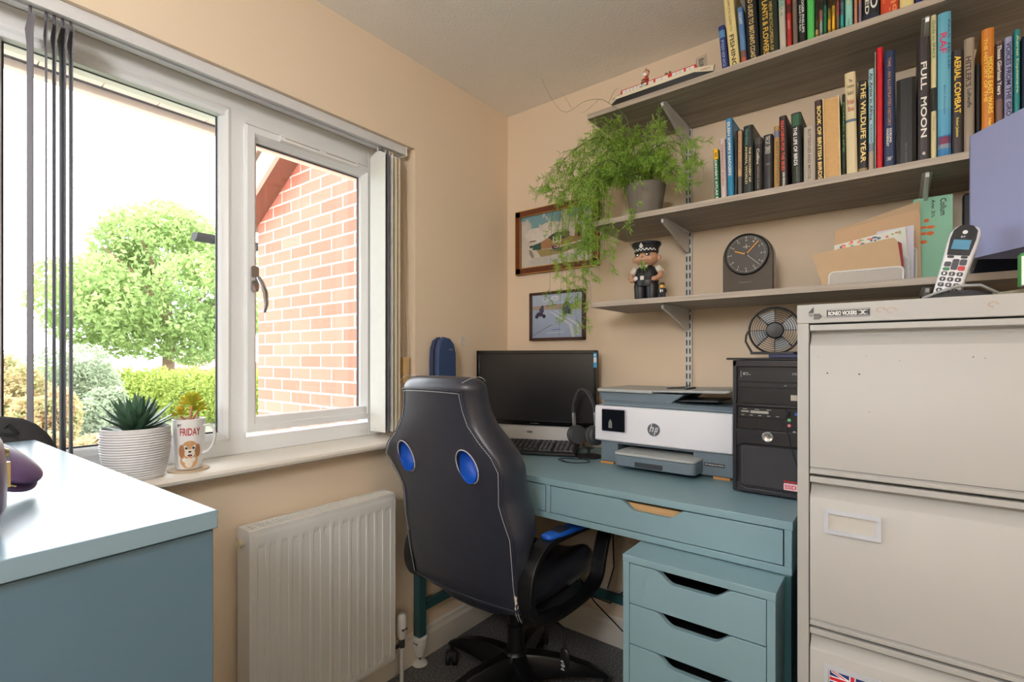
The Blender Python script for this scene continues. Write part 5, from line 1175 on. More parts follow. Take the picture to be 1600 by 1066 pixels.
for s_ in (-1, 1):
    ar = M().tube([(fx+s_*.040, fyy+.002, Z3+.116), (fx+s_*.053, fyy, Z3+.098), (fx+s_*.055, fyy-.004, Z3+.094)], [.011, .0125, .012], 12); ar.build('sleeve', M_shirt, pf, smooth=True)
    ar = M().tube([(fx+s_*.054, fyy-.002, Z3+.098), (fx+s_*.053, fyy-.014, Z3+.080), (fx+s_*.043, fyy-.026, Z3+.072)], [.0095, .009, .009], 12).sph((fx+s_*.040, fyy-.028, Z3+.072), .0095, .008, .009)
    for k in range(4): ar.tube([(fx+s_*.041-.006+k*.004, fyy-.034, Z3+.076), (fx+s_*.041-.006+k*.004, fyy-.036, Z3+.066)], .0022, 6)
    ar.build('arm', M_skin, pf, smooth=True)
q = M().prism([(fx-.016, Z3+.123), (fx+.016, Z3+.123), (fx+.010, Z3+.113), (fx, Z3+.119), (fx-.010, Z3+.113)], 'y', fyy-.026, fyy-.018); q.build('collar', M_shirt, body, bevel=.001)
M().prism([(fx-.003, Z3+.118), (fx+.003, Z3+.118), (fx+.004, Z3+.098), (fx, Z3+.094), (fx-.004, Z3+.098)], 'y', fyy-.0345, fyy-.030).build('tie', M_blackm, body)
hd_ = M().sph((fx, fyy-.002, Z3+.150), .043, .037, .031, 24, 16).sph((fx, fyy-.020, Z3+.143), .026, .022, .018, 18, 12)
hd_.sph((fx, fyy-.040, Z3+.150), .006, .006, .005).sph((fx-.046, fyy, Z3+.148), .008, .006, .010).sph((fx+.046, fyy, Z3+.148), .008, .006, .010)
hd_ = hd_.build('head', M_skin, pf, smooth=True)
q = M()
for s_ in (-1, 1): q.sph((fx+s_*.017, fyy-.034, Z3+.158), .010, .005, .0065, 12, 8)
q.m(1)
for s_ in (-1, 1): q.sph((fx+s_*.017, fyy-.0385, Z3+.157), .0035, .0015, .003, 8, 6)
q.m(2).tube([(fx-.012, fyy-.0405, Z3+.138), (fx, fyy-.0425, Z3+.1365), (fx+.012, fyy-.0405, Z3+.138)], .0010, 6)
q.build('face_features', [mat((60, 48, 42), .6), M_white, mat((120, 60, 52), .6)], hd_, smooth=True)
cp = M().lathe([(.040, .166), (.043, .170), (.043, .182), (.052, .196), (.050, .203), (.030, .208), (.001, .209)], (fx, fyy, Z3), 28, sy=.9).build('cap', M_uni, pf, smooth=True)
q = M()
for i in range(15):
    for j in range(2):
        if (i+j) % 2: continue
        a = rad(-150+120*i/14); q.add([(fx+.0436*math.cos(a), fyy+.0395*math.sin(a), Z3+.1715+j*.004), (fx+.0436*math.cos(a+.14), fyy+.0395*math.sin(a+.14), Z3+.1715+j*.004), (fx+.0436*math.cos(a+.14), fyy+.0395*math.sin(a+.14), Z3+.1755+j*.004), (fx+.0436*math.cos(a), fyy+.0395*math.sin(a), Z3+.1755+j*.004)], [(0, 1, 2, 3)])
q.build('checkered_band', M_white, cp)
M().prism(ell(fx, Z3+.186, .0065, .0075, 8), 'y', fyy-.0475, fyy-.040).prism([(fx-.003, Z3+.192), (fx+.003, Z3+.192), (fx, Z3+.199)], 'y', fyy-.0475, fyy-.042).build('cap_badge', mat((200, 200, 196), .3, metal=.6), cp)
M().prism(ell(fx, fyy-.030, .030, .018, 20), 'z', Z3+.165, Z3+.168).build('cap_peak', M_blackm, cp)
# little toy officer beside it
lt = thing('toy_officer', (-.646, 1.672, Z3), 'tiny toy officer with yellow head and black uniform beside the police figurine', 'figurine')
tx0, ty0 = -.646, 1.672
for s_ in (-1, 1): M().box(tx0+s_*.0055-.005, tx0+s_*.0055+.005, ty0-.006, ty0+.006, Z3, Z3+.018).build('leg', M_uni, lt, bevel=.001)
M().prism([(tx0-.011, Z3+.018), (tx0+.011, Z3+.018), (tx0+.008, Z3+.038), (tx0-.008, Z3+.038)], 'y', ty0-.006, ty0+.006).build('torso', M_uni, lt, bevel=.001)
q = M().box(tx0-.005, tx0-.001, ty0-.0066, ty0-.006, Z3+.024, Z3+.034).box(tx0+.002, tx0+.005, ty0-.0066, ty0-.006, Z3+.026, Z3+.032).build('chest_print', M_white, lt)
for s_ in (-1, 1): M().tube([(tx0+s_*.010, ty0, Z3+.035), (tx0+s_*.015, ty0-.003, Z3+.026), (tx0+s_*.014, ty0-.009, Z3+.022)], .0035, 8).build('arm', M_uni, lt, smooth=True)
th_ = M().lathe([(.005, 0), (.0075, .002), (.0075, .012), (.005, .014)], (tx0, ty0, Z3+.038), 16).build('head', mat((222, 170, 60), .4), lt, smooth=True)
M().lathe([(.0085, .0), (.0085, .004), (.007, .008), (.001, .009)], (tx0, ty0, Z3+.049), 16).build('hair', mat((70, 46, 30), .5), th_, smooth=True)
# arched clock
ck = thing('desk_clock', (-.382, 1.72, Z3), 'arched dark glass mantel clock with round dial and orange hands', 'clock')
def arch(x0, x1, z0, zt, n_=24):
    r_ = (x1-x0)/2; zc = zt-r_; return [(x0, z0), (x1, z0)]+[((x0+x1)/2+r_*math.cos(PI*i/n_), zc+r_*math.sin(PI*i/n_)) for i in range(n_+1)]
M_ck = mat((34, 34, 34), .12, name='dark_clock_glass')
M().prism(arch(-.4565, -.3075, Z3, 1.607), 'y', 1.712, 1.748).build('body', M_ck, ck, bevel=.002)
M().prism(arch(-.4555, -.3085, Z3+.0005, 1.606), 'y', 1.7055, 1.711).build('front_plate', mat((70, 66, 62), .16), ck, bevel=.001)
cxk, czk = -.384, 1.541
M().lathe([(.058, .002), (.064, .002), (.066, -.002), (.064, -.006), (.0605, -.004)], (cxk, 1.704, czk), 48, 'y', cap=False).build('dial_rim', mat((26, 26, 26), .3), ck, smooth=True)
dl = M().prism(ell(cxk, czk, .061, .061, 48), 'y', 1.7035, 1.7055).build('dial', mat((58, 55, 52), .35), ck)
q = M()
for i in range(60):
    a = 2*PI*i/60; r0, r1 = (.050, .056) if i % 5 == 0 else (.053, .056); wv = .0011 if i % 5 == 0 else .0004
    d = Vector((math.sin(a), math.cos(a))); nn = Vector((d.y, -d.x))*wv; c0 = Vector((cxk, czk))
    q.prism([tuple(c0+d*r0-nn), tuple(c0+d*r1-nn), tuple(c0+d*r1+nn), tuple(c0+d*r0+nn)], 'y', 1.7028, 1.7035)
for i in range(1, 13):
    a = 2*PI*i/12; put_text(q, str(i), (cxk+.0445*math.sin(a)-.003, 1.7030, czk+.0445*math.cos(a)-.0025), (1, 0, 0), (0, 0, 1), .006 if i > 9 else .004, .005)
q.box(cxk-.010, cxk+.010, 1.7028, 1.7035, czk+.0235, czk+.0250).box(cxk-.003, cxk+.003, 1.7028, 1.7035, czk+.0195, czk+.0215); q.box(cxk-.001, cxk+.001, 1.7028, 1.7035, czk+.026, czk+.032)
q.build('dial_markings', mat((186, 184, 172), .5), dl)
q = M(); q.box(cxk-.022, cxk+.014, 1.7048, 1.7055, 1.4525, 1.4540); q.build('front_mark', mat((120, 118, 112), .5), ck)
def hand(ang, r0, r1, w_, y, mt, nm_):
    d = Vector((math.sin(rad(ang)), math.cos(rad(ang)))); nn = Vector((d.y, -d.x))*w_; c0 = Vector((cxk, czk))
    M().prism([tuple(c0+d*r0-nn), tuple(c0+d*r1-nn), tuple(c0+d*r1+nn), tuple(c0+d*r0+nn)], 'y', y, y+.0006).build(nm_, mt, dl)
M_or = mat((240, 160, 30), .4)
hand(-69, .004, .036, .0014, 1.7018, M_or, 'hour_hand'); hand(43, .002, .052, .0012, 1.7010, M_or, 'minute_hand'); hand(133, -.006, .052, .0005, 1.7002, mat((206, 206, 206), .4), 'second_hand')
M().prism(ell(cxk, czk, .004, .004, 16), 'y', 1.6994, 1.7018).build('hub', M_blackm, dl)

# letter rack: mesh panels on a white wire frame
lr = thing('letter_rack', (-.06, 1.70, Z3), 'white mesh letter rack holding envelopes on the lowest shelf', 'letter rack')
M_wr = mat((224, 224, 220), .4); m, n, l, b = new_mat('perforated_mesh')
def archp(x0, x1, h, y, r_=.012):
    P = [(x0, y, Z3)]
    for i in range(7): a = PI-PI/2*i/6; P.append((x0+r_+r_*math.cos(a), y, Z3+h-r_+r_*math.sin(a)))
    for i in range(7): a = PI/2-PI/2*i/6; P.append((x1-r_+r_*math.cos(a), y, Z3+h-r_+r_*math.sin(a)))
    return P+[(x1, y, Z3)]
for i, (y, h, x0, x1) in enumerate(((1.640, .036, -.155, .008), (1.685, .068, -.150, .020), (1.735, .098, -.140, .036))):
    fr_ = M().tube(archp(x0, x1, h, y), .0022, 8).build('wire_frame', M_wr, lr, smooth=True)
    q = M(); s_ = .0058; k = 0; z = Z3+.002
    # diamond lattice
    x = x0-h
    while x < x1:
        for sg in (1, -1):
            a = [(x if sg > 0 else x+h, Z3), (x+h if sg > 0 else x, Z3+h)]
            (ax0, az0), (ax1, az1) = a
            # clip to panel
            def at_x(xx): return az0+(az1-az0)*(xx-ax0)/(ax1-ax0)
            lo, hi = max(min(ax0, ax1), x0+.001), min(max(ax0, ax1), x1-.001)
            if hi-lo > .001:
                zl, zh = at_x(lo), at_x(hi); dd = Vector((hi-lo, zh-zl)).normalized(); nn = Vector((-dd.y, dd.x))*.0007
                q.prism([(lo-nn.x, zl-nn.y), (hi-nn.x, zh-nn.y), (hi+nn.x, zh+nn.y), (lo+nn.x, zl+nn.y)], 'y', y-.0004, y+.0004)
        x += s_
    q.build('mesh_panel', M_wr, fr_)
M().box(-.15, .03, 1.64, 1.735, Z3, Z3+.003).build('tray', M_wr, lr, bevel=.001)
def sheet(poly, y, th_, mt, nm_, lab, cat, group=None, tilt=0):
    q = M().prism(poly, 'y', y, y+th_); o = q.build(nm_, mt); return tag(o, lab, cat, group)
kraft = mat((190, 162, 128), .75, var=.05, scale=20); kraft2 = mat((202, 168, 132), .75, var=.04, scale=14)
GE = 'envelopes in the letter rack'
sheet([(-.172, Z3+.004), (.008, Z3+.004), (-.004, 1.518), (-.012, 1.530), (-.199, 1.507)], 1.652, .003, kraft, 'envelope', 'tan kraft envelope leaning left at the front of the letter rack', 'envelope', GE)
sheet([(-.158, Z3+.004), (.012, Z3+.004), (.004, 1.514), (-.010, 1.524), (-.180, 1.50)], 1.658, .004, mat((150, 30, 44), .6), 'card', 'thin dark red card edge behind the front kraft envelope', 'card')
q = M().prism([(-.145, Z3+.004), (.020, Z3+.004), (.012, 1.562), (-.148, 1.534)], 'y', 1.692, 1.695); q.m(1)
R = random.Random(8)
for k in range(26):
    t = R.random(); q.m(1+k % 4).prism(ell(-.140+.148*t, 1.524+.028*t+R.uniform(-.010, .008), R.uniform(.003, .007), R.uniform(.002, .005), 10), 'y', 1.6915-.0001*k*.1, 1.692)
tag(q.build('greeting_card', [mat((216, 218, 206), .6), mat((214, 110, 96), .6), mat((150, 178, 130), .6), mat((96, 110, 140), .6), mat((230, 150, 120), .6)]), 'white floral patterned card strip in the middle of the letter rack', 'card')
sheet([(-.05, Z3+.004), (.030, Z3+.004), (.030, 1.566), (-.05, 1.560)], 1.70, .002, mat((206, 202, 214), .6), 'envelope', 'white envelope showing behind the floral card', 'envelope', GE)
sheet([(-.150, Z3+.004), (.046, Z3+.004), (.044, 1.600), (.038, 1.616), (-.150, 1.584)], 1.742, .004, kraft2, 'envelope', 'large tan envelope at the back of the letter rack, with a flap', 'envelope', GE)
sheet([(-.148, Z3+.004), (.046, Z3+.004), (.044, 1.640), (-.148, 1.590)], 1.750, .003, kraft, 'envelope', 'rearmost kraft envelope rising above the letter rack', 'envelope', GE)
q = M().box(.030, .112, 1.775, 1.777, Z3, 1.652); q.m(1)
put_text(q, 'Collum', (.0865, 1.7745, 1.644), (0, 0, -1), (1, 0, 0), .046, .013); put_text(q, 'Age: 3\u00bd', (.0660, 1.7745, 1.644), (0, 0, -1), (1, 0, 0), .048, .010)
q.m(2)
for (cx_, cz_, rx, rz) in ((.058, 1.589, .006, .005), (.052, 1.571, .007, .004), (.067, 1.570, .009, .0045), (.052, 1.554, .007, .0045), (.066, 1.553, .008, .0055), (.052, 1.531, .008, .005)): q.prism(ell(cx_, cz_, rx, rz, 14), 'y', 1.7745, 1.775)
tag(q.build('green_card', [mat((150, 206, 176), .65), mat((50, 70, 70), .6), mat((226, 110, 36), .6)]), 'mint green handmade card with orange fingerprints and a handwritten name', 'card')
tag(M().rrect('y', 1.875, 1.905, .140, .36, Z3, 1.672, .008).build('picture_slab', M_tdk, bevel=.003), 'black upright slab behind the lampshade on the lowest shelf', 'frame')
q = M().prism([(.135, Z3), (.40, Z3), (.39, Z3+.045), (.15, Z3+.048)], 'y', 1.64, 1.80)
rt = thing('router', (.26, 1.72, Z3), 'flat glossy black box lying on the lowest shelf under the lampshade', 'box')
q.build('case', mat((14, 14, 16), .15), rt, bevel=.003)
M().box(.130, .1345, 1.638, 1.65, Z3, Z3+.044).build('end_strip', mat((150, 170, 186), .3), rt)
M().box(.118, .129, 1.642, 1.70, Z3, Z3+.020).build('end_foot', mat((120, 150, 156), .4), rt, bevel=.001)

# ================================================================== ON THE FILING CABINET
ZF = 1.3212
ph = thing('cordless_phone', (.095, 1.25, ZF), 'white and black cordless handset standing in its charging cradle on the filing cabinet', 'phone')
bs = M().lathe([(.052, 0), (.054, .004), (.048, .012), (.030, .018), (.001, .019)], (.085, 1.262, ZF), 30, sy=.9).build('cradle', mat((60, 60, 62), .25), ph, smooth=True)
M().tube([(.035, 1.235, ZF+.006), (.055, 1.225, ZF+.014), (.085, 1.222, ZF+.024), (.115, 1.23, ZF+.024), (.140, 1.25, ZF+.010)], .0028, 8).build('cradle_trim', mat((170, 172, 174), .3, metal=.5), bs, smooth=True)
# handset built flat (x width, z length, y depth) then leaned
TP = Matrix.Translation(Vector((.068, 1.245, ZF+.004))) @ Matrix.Scale(.95, 4) @ Matrix.Rotation(rad(-10), 4, 'Z') @ Matrix.Rotation(rad(12), 4, 'Y') @ Matrix.Rotation(rad(-14), 4, 'X')
def pz(m_): return m_.xf(TP)
hs = M(); rg = []
for z, w_, y0, y1 in ((0, .017, -.008, .010), (.01, .021, -.011, .013), (.06, .0215, -.012, .014), (.11, .0235, -.012, .014), (.135, .0235, -.011, .014), (.148, .018, -.008, .012), (.153, .008, -.003, .008)):
    rg.append([(-w_*.8, y0, z), (w_*.8, y0, z), (w_, y0+.004, z), (w_, y1-.005, z), (w_*.7, y1, z), (-w_*.7, y1, z), (-w_, y1-.005, z), (-w_, y0+.004, z)])
body = pz(hs.loft(rg)).build('handset', mat((212, 212, 216), .3), ph, bevel=.002)
q = M().prism([(-.017, .086), (.017, .086), (.0195, .12), (.018, .138), (.010, .148), (0, .150), (-.010, .148), (-.018, .138), (-.0195, .12)], 'y', -.0135, -.0118)
pz(q).build('earpiece_panel', mat((20, 20, 26), .15), body)
pz(M().box(-.0135, .0135, -.0142, -.0135, .098, .118)).build('display', mat((70, 130, 160), .3), body)
q = M().prism(ell(0, .134, .004, .004, 14), 'y', -.0142, -.0135); put_text(q, 'BT', (-.004, -.0142, .1225), (1, 0, 0), (0, 0, 1), .007, .0035); pz(q).build('ear_speaker', mat((206, 206, 206), .4), body)
for r_ in range(4):
    for c_ in range(3):
        q = M().rrect('y', -.0137, -.0115, -.0165+c_*.0118, -.0073+c_*.0118, .009+r_*.0115, .017+r_*.0115, .003); q.m(1)
        put_text(q, '*0#789456123'[r_*3+c_], (-.0135+c_*.0118, -.0140, .0105+r_*.0115), (1, 0, 0), (0, 0, 1), .003, .0045)
        pz(q).build('key', [mat((44, 44, 50), .4), M_pw], body)
for (x0, x1, z0_, z1_, c_) in ((-.0165, -.006, .062, .072, (60, 60, 66)), (-.005, .005, .056, .078, (60, 56, 66)), (.006, .0165, .066, .078, (56, 56, 62)), (.006, .0165, .055, .064, (180, 40, 44)), (-.0165, -.006, .054, .060, (40, 110, 70)), (-.0155, -.005, .080, .085, (40, 40, 46)), (.005, .0155, .080, .085, (40, 40, 46))):
    pz(M().rrect('y', -.0137, -.0115, x0, x1, z0_, z1_, .0025)).build('key', mat(c_, .4), body)
# table lamp
lm = thing('table_lamp', (.286, 1.334, ZF), 'square lavender fabric table lamp at the right edge, on the filing cabinet', 'lamp')
d1 = Vector((.548, -.837, 0)); d2 = Vector((.837, .548, 0)); c1 = Vector((.112, 1.372, 0))
def lp(u, v, z): p = c1+d1*u+d2*v; return (p.x, p.y, z)
m, n, l, b = new_mat('lavender_linen')
tc = n.new('ShaderNodeTexCoord'); wv = n.new('ShaderNodeTexWave'); wv.inputs['Scale'].default_value = 380; wv.inputs['Distortion'].default_value = 3; wv.bands_direction = 'Z'; l.new(tc.outputs['Object'], wv.inputs['Vector'])
r = ramp(n, [(.2, lin(128, 132, 170)), (.8, lin(158, 162, 198))]); l.new(wv.outputs['Fac'], r.inputs['Fac']); l.new(r.outputs['Color'], b.inputs['Base Color']); b.inputs['Roughness'].default_value = .9; bump_from(n, l, b, wv.outputs['Fac'], .3, .0008)
Ls = .26
q = M()
for (a, b_) in (((0, 0), (Ls, 0)), ((Ls, 0), (Ls, Ls)), ((Ls, Ls), (0, Ls)), ((0, Ls), (0, 0))):
    e = Vector((b_[0]-a[0], b_[1]-a[1])).normalized(); nn = Vector((-e.y, e.x))*.0025
    q.add([lp(a[0], a[1], 1.414), lp(b_[0], b_[1], 1.414), lp(b_[0], b_[1], 1.664), lp(a[0], a[1], 1.664), lp(a[0]+nn.x, a[1]+nn.y, 1.414), lp(b_[0]+nn.x, b_[1]+nn.y, 1.414), lp(b_[0]+nn.x, b_[1]+nn.y, 1.664), lp(a[0]+nn.x, a[1]+nn.y, 1.664)],
          [(0, 1, 2, 3), (7, 6, 5, 4), (0, 4, 5, 1), (3, 2, 6, 7), (0, 3, 7, 4), (1, 5, 6, 2)])
q.build('lamp_shade', m, lm)
M_lb = mat((166, 160, 140), .5)
cc = lp(Ls/2, Ls/2, 0)
M().lathe([(.030, .0), (.034, .02), (.030, .05), (.012, .075), (.010, .16), (.02, .165), (.02, .20), (.0, .20)], (cc[0], cc[1], ZF+.018), 24).build('lamp_stem', M_lb, lm, smooth=True)
q = M(); q.add([lp(*p_) for p_ in ((-.01, .0, ZF), (.20, .0, ZF), (.20, .26, ZF), (-.01, .26, ZF), (-.01, .0, ZF+.017), (.20, .0, ZF+.017), (.20, .26, ZF+.017), (-.01, .26, ZF+.017))], [(0, 3, 2, 1), (4, 5, 6, 7), (0, 1, 5, 4), (1, 2, 6, 5), (2, 3, 7, 6), (3, 0, 4, 7)])
q.build('lamp_base', M_lb, lm, bevel=.0015)
q = M()
for k in range(2): q.tube([lp(0, Ls/2, 1.45) if k else lp(Ls/2, 0, 1.45), lp(Ls, Ls/2, 1.45) if k else lp(Ls/2, Ls, 1.45)], .0018, 6)
q.build('shade_carrier', M_steelw, lm)
ZL = ZF+.0175; q = M().box(.1655, .235, 1.215, 1.245, ZL, ZL+.055); q.m(1).box(.1648, .1655, 1.2145, 1.2455, ZL, ZL+.055).box(.1655, .235, 1.2145, 1.215, ZL+.050, ZL+.055)
tag(q.build('small_carton', [M_white, mat((60, 150, 70), .5)], bevel=.0006), 'small white carton with a green edge at the right picture edge', 'box')
# ================================================================== TRAILING PLANT
pt = thing('trailing_plant', (-.728, 1.725, 1.7082), 'feathery trailing green plant in a tapered grey pot on the middle shelf', 'plant')
PCx, PCy, PZ = -.728, 1.725, 1.7082
M_pot = mat((122, 114, 104), .75, var=.15, scale=30, bump=.2, bscale=120)
M().lathe([(.050, 0), (.052, .004), (.062, .070), (.0715, .124), (.0700, .126), (.0665, .122), (.060, .110), (.001, .108)], (PCx, PCy, PZ), 36, cap=False).build('pot', M_pot, pt, smooth=True)
M().prism(ell(PCx, PCy, .062, .062, 24), 'z', PZ+.100, PZ+.110).build('soil', mat((54, 40, 30), .95, bump=.8, bscale=60), pt)
R = random.Random(11)
stems = M(); leaves = M()
def needle(p, d, L, w_):
    d = d.normalized(); u = d.orthogonal().normalized(); u = Matrix.Rotation(R.uniform(0, 6.28), 3, d) @ u
    leaves.add([p, p+d*L*.4+u*w_, p+d*L, p+d*L*.4-u*w_], [(0, 1, 2, 3)])
def strand(pts, r0, br=1.0, nd=1.0, bare=.15, blen=.085):
    """smooth stem through pts with side sprays of needles"""
    C = []
    for i in range(len(pts)-1):
        p0, p1, p2, p3 = [Vector(pts[max(0, min(len(pts)-1, j))]) for j in (i-1, i, i+1, i+2)]
        for k in range(7): t = k/7; C.append(.5*((2*p1)+(-p0+p2)*t+(2*p0-5*p1+4*p2-p3)*t*t+(-p0+3*p1-3*p2+p3)*t**3))
    C.append(Vector(pts[-1])); n_ = len(C)
    stems.tube(C, [r0*(1-.75*i/n_) for i in range(n_)], 5)
    for i in range(int(n_*bare), n_):
        if br <= 0: break
        if R.random() > .80*br: continue
        tg = (C[min(i+1, n_-1)]-C[i-1]).normalized()
        sd = tg.orthogonal().normalized(); sd = Matrix.Rotation(R.uniform(0, 6.28), 3, tg) @ sd
        L = blen*R.uniform(.45, 1.15)*(1-.35*i/n_); d = (tg*.55+sd).normalized(); p = C[i].copy(); bp_ = [p.copy()]
        m_ = 7
        for k in range(m_):
            d = (d+Vector((R.gauss(0, .12), R.gauss(0, .12), -.10+R.gauss(0, .10)))).normalized(); p = p+d*(L/m_); bp_.append(p.copy())
            for _ in range(int(3.2*nd+R.random())):
                nd_ = (d*.6+Vector((R.gauss(0, .6), R.gauss(0, .6), R.gauss(0, .6)))).normalized(); needle(p, nd_, R.uniform(.012, .024), .0011)
            if k in (2, 4) and R.random() < .6:
                sb = Matrix.Rotation(R.uniform(0, 6.28), 3, d) @ d.orthogonal().normalized(); p2 = p.copy(); dd = (d*.6+sb*.8).normalized(); sp__ = [p2.copy()]
                for _k in range(4):
                    p2 = p2+dd*L*.09; sp__.append(p2.copy())
                    for _ in range(3): needle(p2, (dd+Vector((R.gauss(0, .6), R.gauss(0, .6), R.gauss(0, .6)))).normalized(), R.uniform(.009, .017), .0009)
                stems.tube(sp__, .0004, 3)
        stems.tube(bp_, .0006, 3)
def from_pot(): 
    a = R.uniform(0, 6.28); r_ = R.uniform(0, .035); return (PCx+r_*math.cos(a), PCy+r_*math.sin(a), PZ+.11)
Tp = PZ+.11
def J(s_): return R.uniform(-s_, s_)
# crown arching left over the shelf end
for i in range(14):
    p0 = from_pot(); ex = -.84-.22*R.random(); ez = 1.90+.10*R.random(); ey = 1.62+J(.09)
    strand([p0, (PCx-.05+J(.03), 1.70+J(.05), Tp+.10+J(.04)), ((PCx+ex)/2-.01, (1.70+ey)/2, ez+.06+J(.03)), (ex, ey, ez-.01), (ex-.05+J(.03), ey+J(.04), ez-.08-.08*R.random())], .0016, 1.0, blen=.075)
# dense mass left of the pot, dropping
for i in range(11):
    p0 = from_pot(); ex = -.85-.09*R.random(); ey = 1.60+J(.07)
    ez = 1.72-.14*R.random()
    strand([p0, (PCx-.06, 1.68+J(.04), Tp+.06+J(.02)), (-.83+J(.03), ey+.02, 1.87+J(.04)), (ex, ey, 1.78+J(.04)), (ex+J(.03), ey+J(.03), ez)], .0015, 1.0, blen=.07)
# long hanging trails
for (ex, ey, ez, dn) in ((-1.075, 1.62, 1.44, .42), (-1.03, 1.66, 1.42, .5), (-.985, 1.60, 1.36, .95), (-.955, 1.62, 1.33, 1.0), (-.95, 1.58, 1.40, 1.0), (-.93, 1.64, 1.31, .9), (-.92, 1.60, 1.50, 1.0), (-.99, 1.56, 1.52, .9), (-.87, 1.58, 1.42, .6), (-.88, 1.60, 1.50, .8), (-.84, 1.585, 1.55, .7), (-1.03, 1.63, 1.60, .7), (-1.02, 1.60, 1.285, .28)):
    mx_ = min(ex+.03, -.86)
    strand([from_pot(), (PCx-.06, 1.67, Tp+.07), ((mx_+PCx)/2-.03, ey+.04, 1.90+J(.03)), (mx_, ey, 1.84+J(.03)), (ex+J(.015), ey, (1.80+ez)/2+J(.02)), (ex, ey, ez)], .0013, dn, bare=.30, blen=.055)
# to the right, along and in front of the shelf
for i in range(9):
    p0 = from_pot(); ex = -.64+.10*R.random(); ez = 1.92-.16*R.random()+.03; ey = 1.66+J(.08)
    strand([p0, (PCx+.03+J(.03), 1.70+J(.04), Tp+.09), ((PCx+ex)/2+.01, ey, ez+.04), (ex, ey, ez), (ex+.045, ey+J(.03), ez-.05+J(.03))], .0014, .85, blen=.06)
for i in range(8):
    p0 = from_pot(); strand([p0, (PCx+J(.05), 1.69+J(.04), Tp+.07), (PCx+J(.10), 1.66+J(.05), Tp+.15+.05*R.random()), (PCx+J(.14), 1.64+J(.05), Tp+.16+.05*R.random())], .0013, .9, blen=.06)
# sprig in front of the figurine, and others under the shelf
strand([from_pot(), (-.72, 1.60, 1.84), (-.735, 1.575, 1.72), (-.73, 1.58, 1.62), (-.70, 1.60, 1.56), (-.690, 1.61, 1.52)], .0009, .16, bare=.66, blen=.03)
strand([from_pot(), (-.70, 1.60, 1.84), (-.70, 1.575, 1.70), (-.725, 1.57, 1.66)], .0011, .5, bare=.4, blen=.04)
strand([from_pot(), (-.77, 1.60, 1.86), (-.80, 1.575, 1.72), (-.79, 1.575, 1.62), (-.80, 1.58, 1.52)], .0011, .6, bare=.4, blen=.05)
# long bare runners reaching up beyond the canal boat
strand([from_pot(), (-.72, 1.60, 1.93), (-.735, 1.575, 2.03), (-.80, 1.575, 2.10), (-.84, 1.58, 2.128), (-.90, 1.58, 2.138), (-.985, 1.59, 2.13), (-1.05, 1.60, 2.20), (-1.10, 1.60, 2.30)], .0012, 0)
strand([(-.84, 1.58, 2.128), (-.90, 1.60, 2.115), (-.94, 1.61, 2.12)], .0006, 0)
strand([(-.955, 1.585, 2.134), (-.975, 1.585, 2.17), (-1.0, 1.585, 2.21)], .0006, 0)
strand([(-.80, 1.575, 2.10), (-.79, 1.60, 2.15), (-.785, 1.62, 2.165)], .0008, 0)
fo = leaves.build('foliage', leaf_mat('fern_needles', [(124, 164, 66), (166, 202, 92), (204, 228, 136)], 9, .4), pt)
fo['kind'] = 'stuff'
so = stems.build('stems', mat((92, 110, 50), .7), pt, smooth=True)

# ================================================================== SILL: succulent, mug, rucksack
su = thing('potted_succulent', (-1.545, .418, WZ0), 'dark green spiky succulent in a ribbed white pot on the window sill', 'plant')
sx, sy = -1.546, .416
prf = [(.055, 0), (.059, .004)]
for k in range(19):
    t = k/18; r_ = .060+.0135*math.sin(t*PI*.62)
    z = .006+.112*t; prf += [(r_, z), (r_+.0022, z+.0032)]
prf += [(.0735, .122), (.0735, .130), (.070, .131), (.068, .126), (.066, .115), (.001, .114)]
m, n, l, b = new_mat('speckled_white_pot')
tc = n.new('ShaderNodeTexCoord'); vo = n.new('ShaderNodeTexVoronoi'); vo.inputs['Scale'].default_value = 260; l.new(tc.outputs['Object'], vo.inputs['Vector'])
r = ramp(n, [(.08, lin(150, 148, 148)), (.16, lin(222, 222, 224))]); l.new(vo.outputs['Distance'], r.inputs['Fac']); l.new(r.outputs['Color'], b.inputs['Base Color']); b.inputs['Roughness'].default_value = .7
M().lathe(prf, (sx, sy, WZ0), 56, cap=False).prism(ell(sx, sy, .055, .055, 30), 'z', WZ0, WZ0+.003).build('pot', m, su, smooth=True)
M().prism(ell(sx, sy, .065, .065, 24), 'z', WZ0+.10, WZ0+.118).build('soil', mat((70, 56, 44), .95), su)
lf = M(); R = random.Random(6)
for ring, (n_, el, L, w_) in enumerate(((5, 80, .055, .012), (8, 64, .080, .016), (9, 48, .094, .018), (11, 32, .098, .018), (11, 17, .096, .016), (9, 4, .082, .014))):
    for i in range(n_):
        a = 2*PI*i/n_+ring*.4+R.uniform(-.12, .12); e = rad(el+R.uniform(-6, 6)); d = Vector((math.cos(a)*math.cos(e), math.sin(a)*math.cos(e), math.sin(e)))
        up = Vector((-math.cos(a)*math.sin(e), -math.sin(a)*math.sin(e), math.cos(e))); s_ = d.cross(up); p = Vector((sx, sy, WZ0+.118+.004*(5-ring)))
        LL = L*R.uniform(.85, 1.1); rg = []
        for t, k in ((0, .7), (.25, 1), (.55, .8), (.8, .42), (1, .04)):
            c0 = p+d*LL*t+up*(.016*t*t); ww = w_*k*.75
            rg.append([c0-s_*ww, c0-up*ww*.45, c0+s_*ww, c0+up*ww*.12])
        lf.loft(rg)
lf.build('leaves', mat((74, 108, 84), .45, var=.25, scale=50), su, smooth=True)

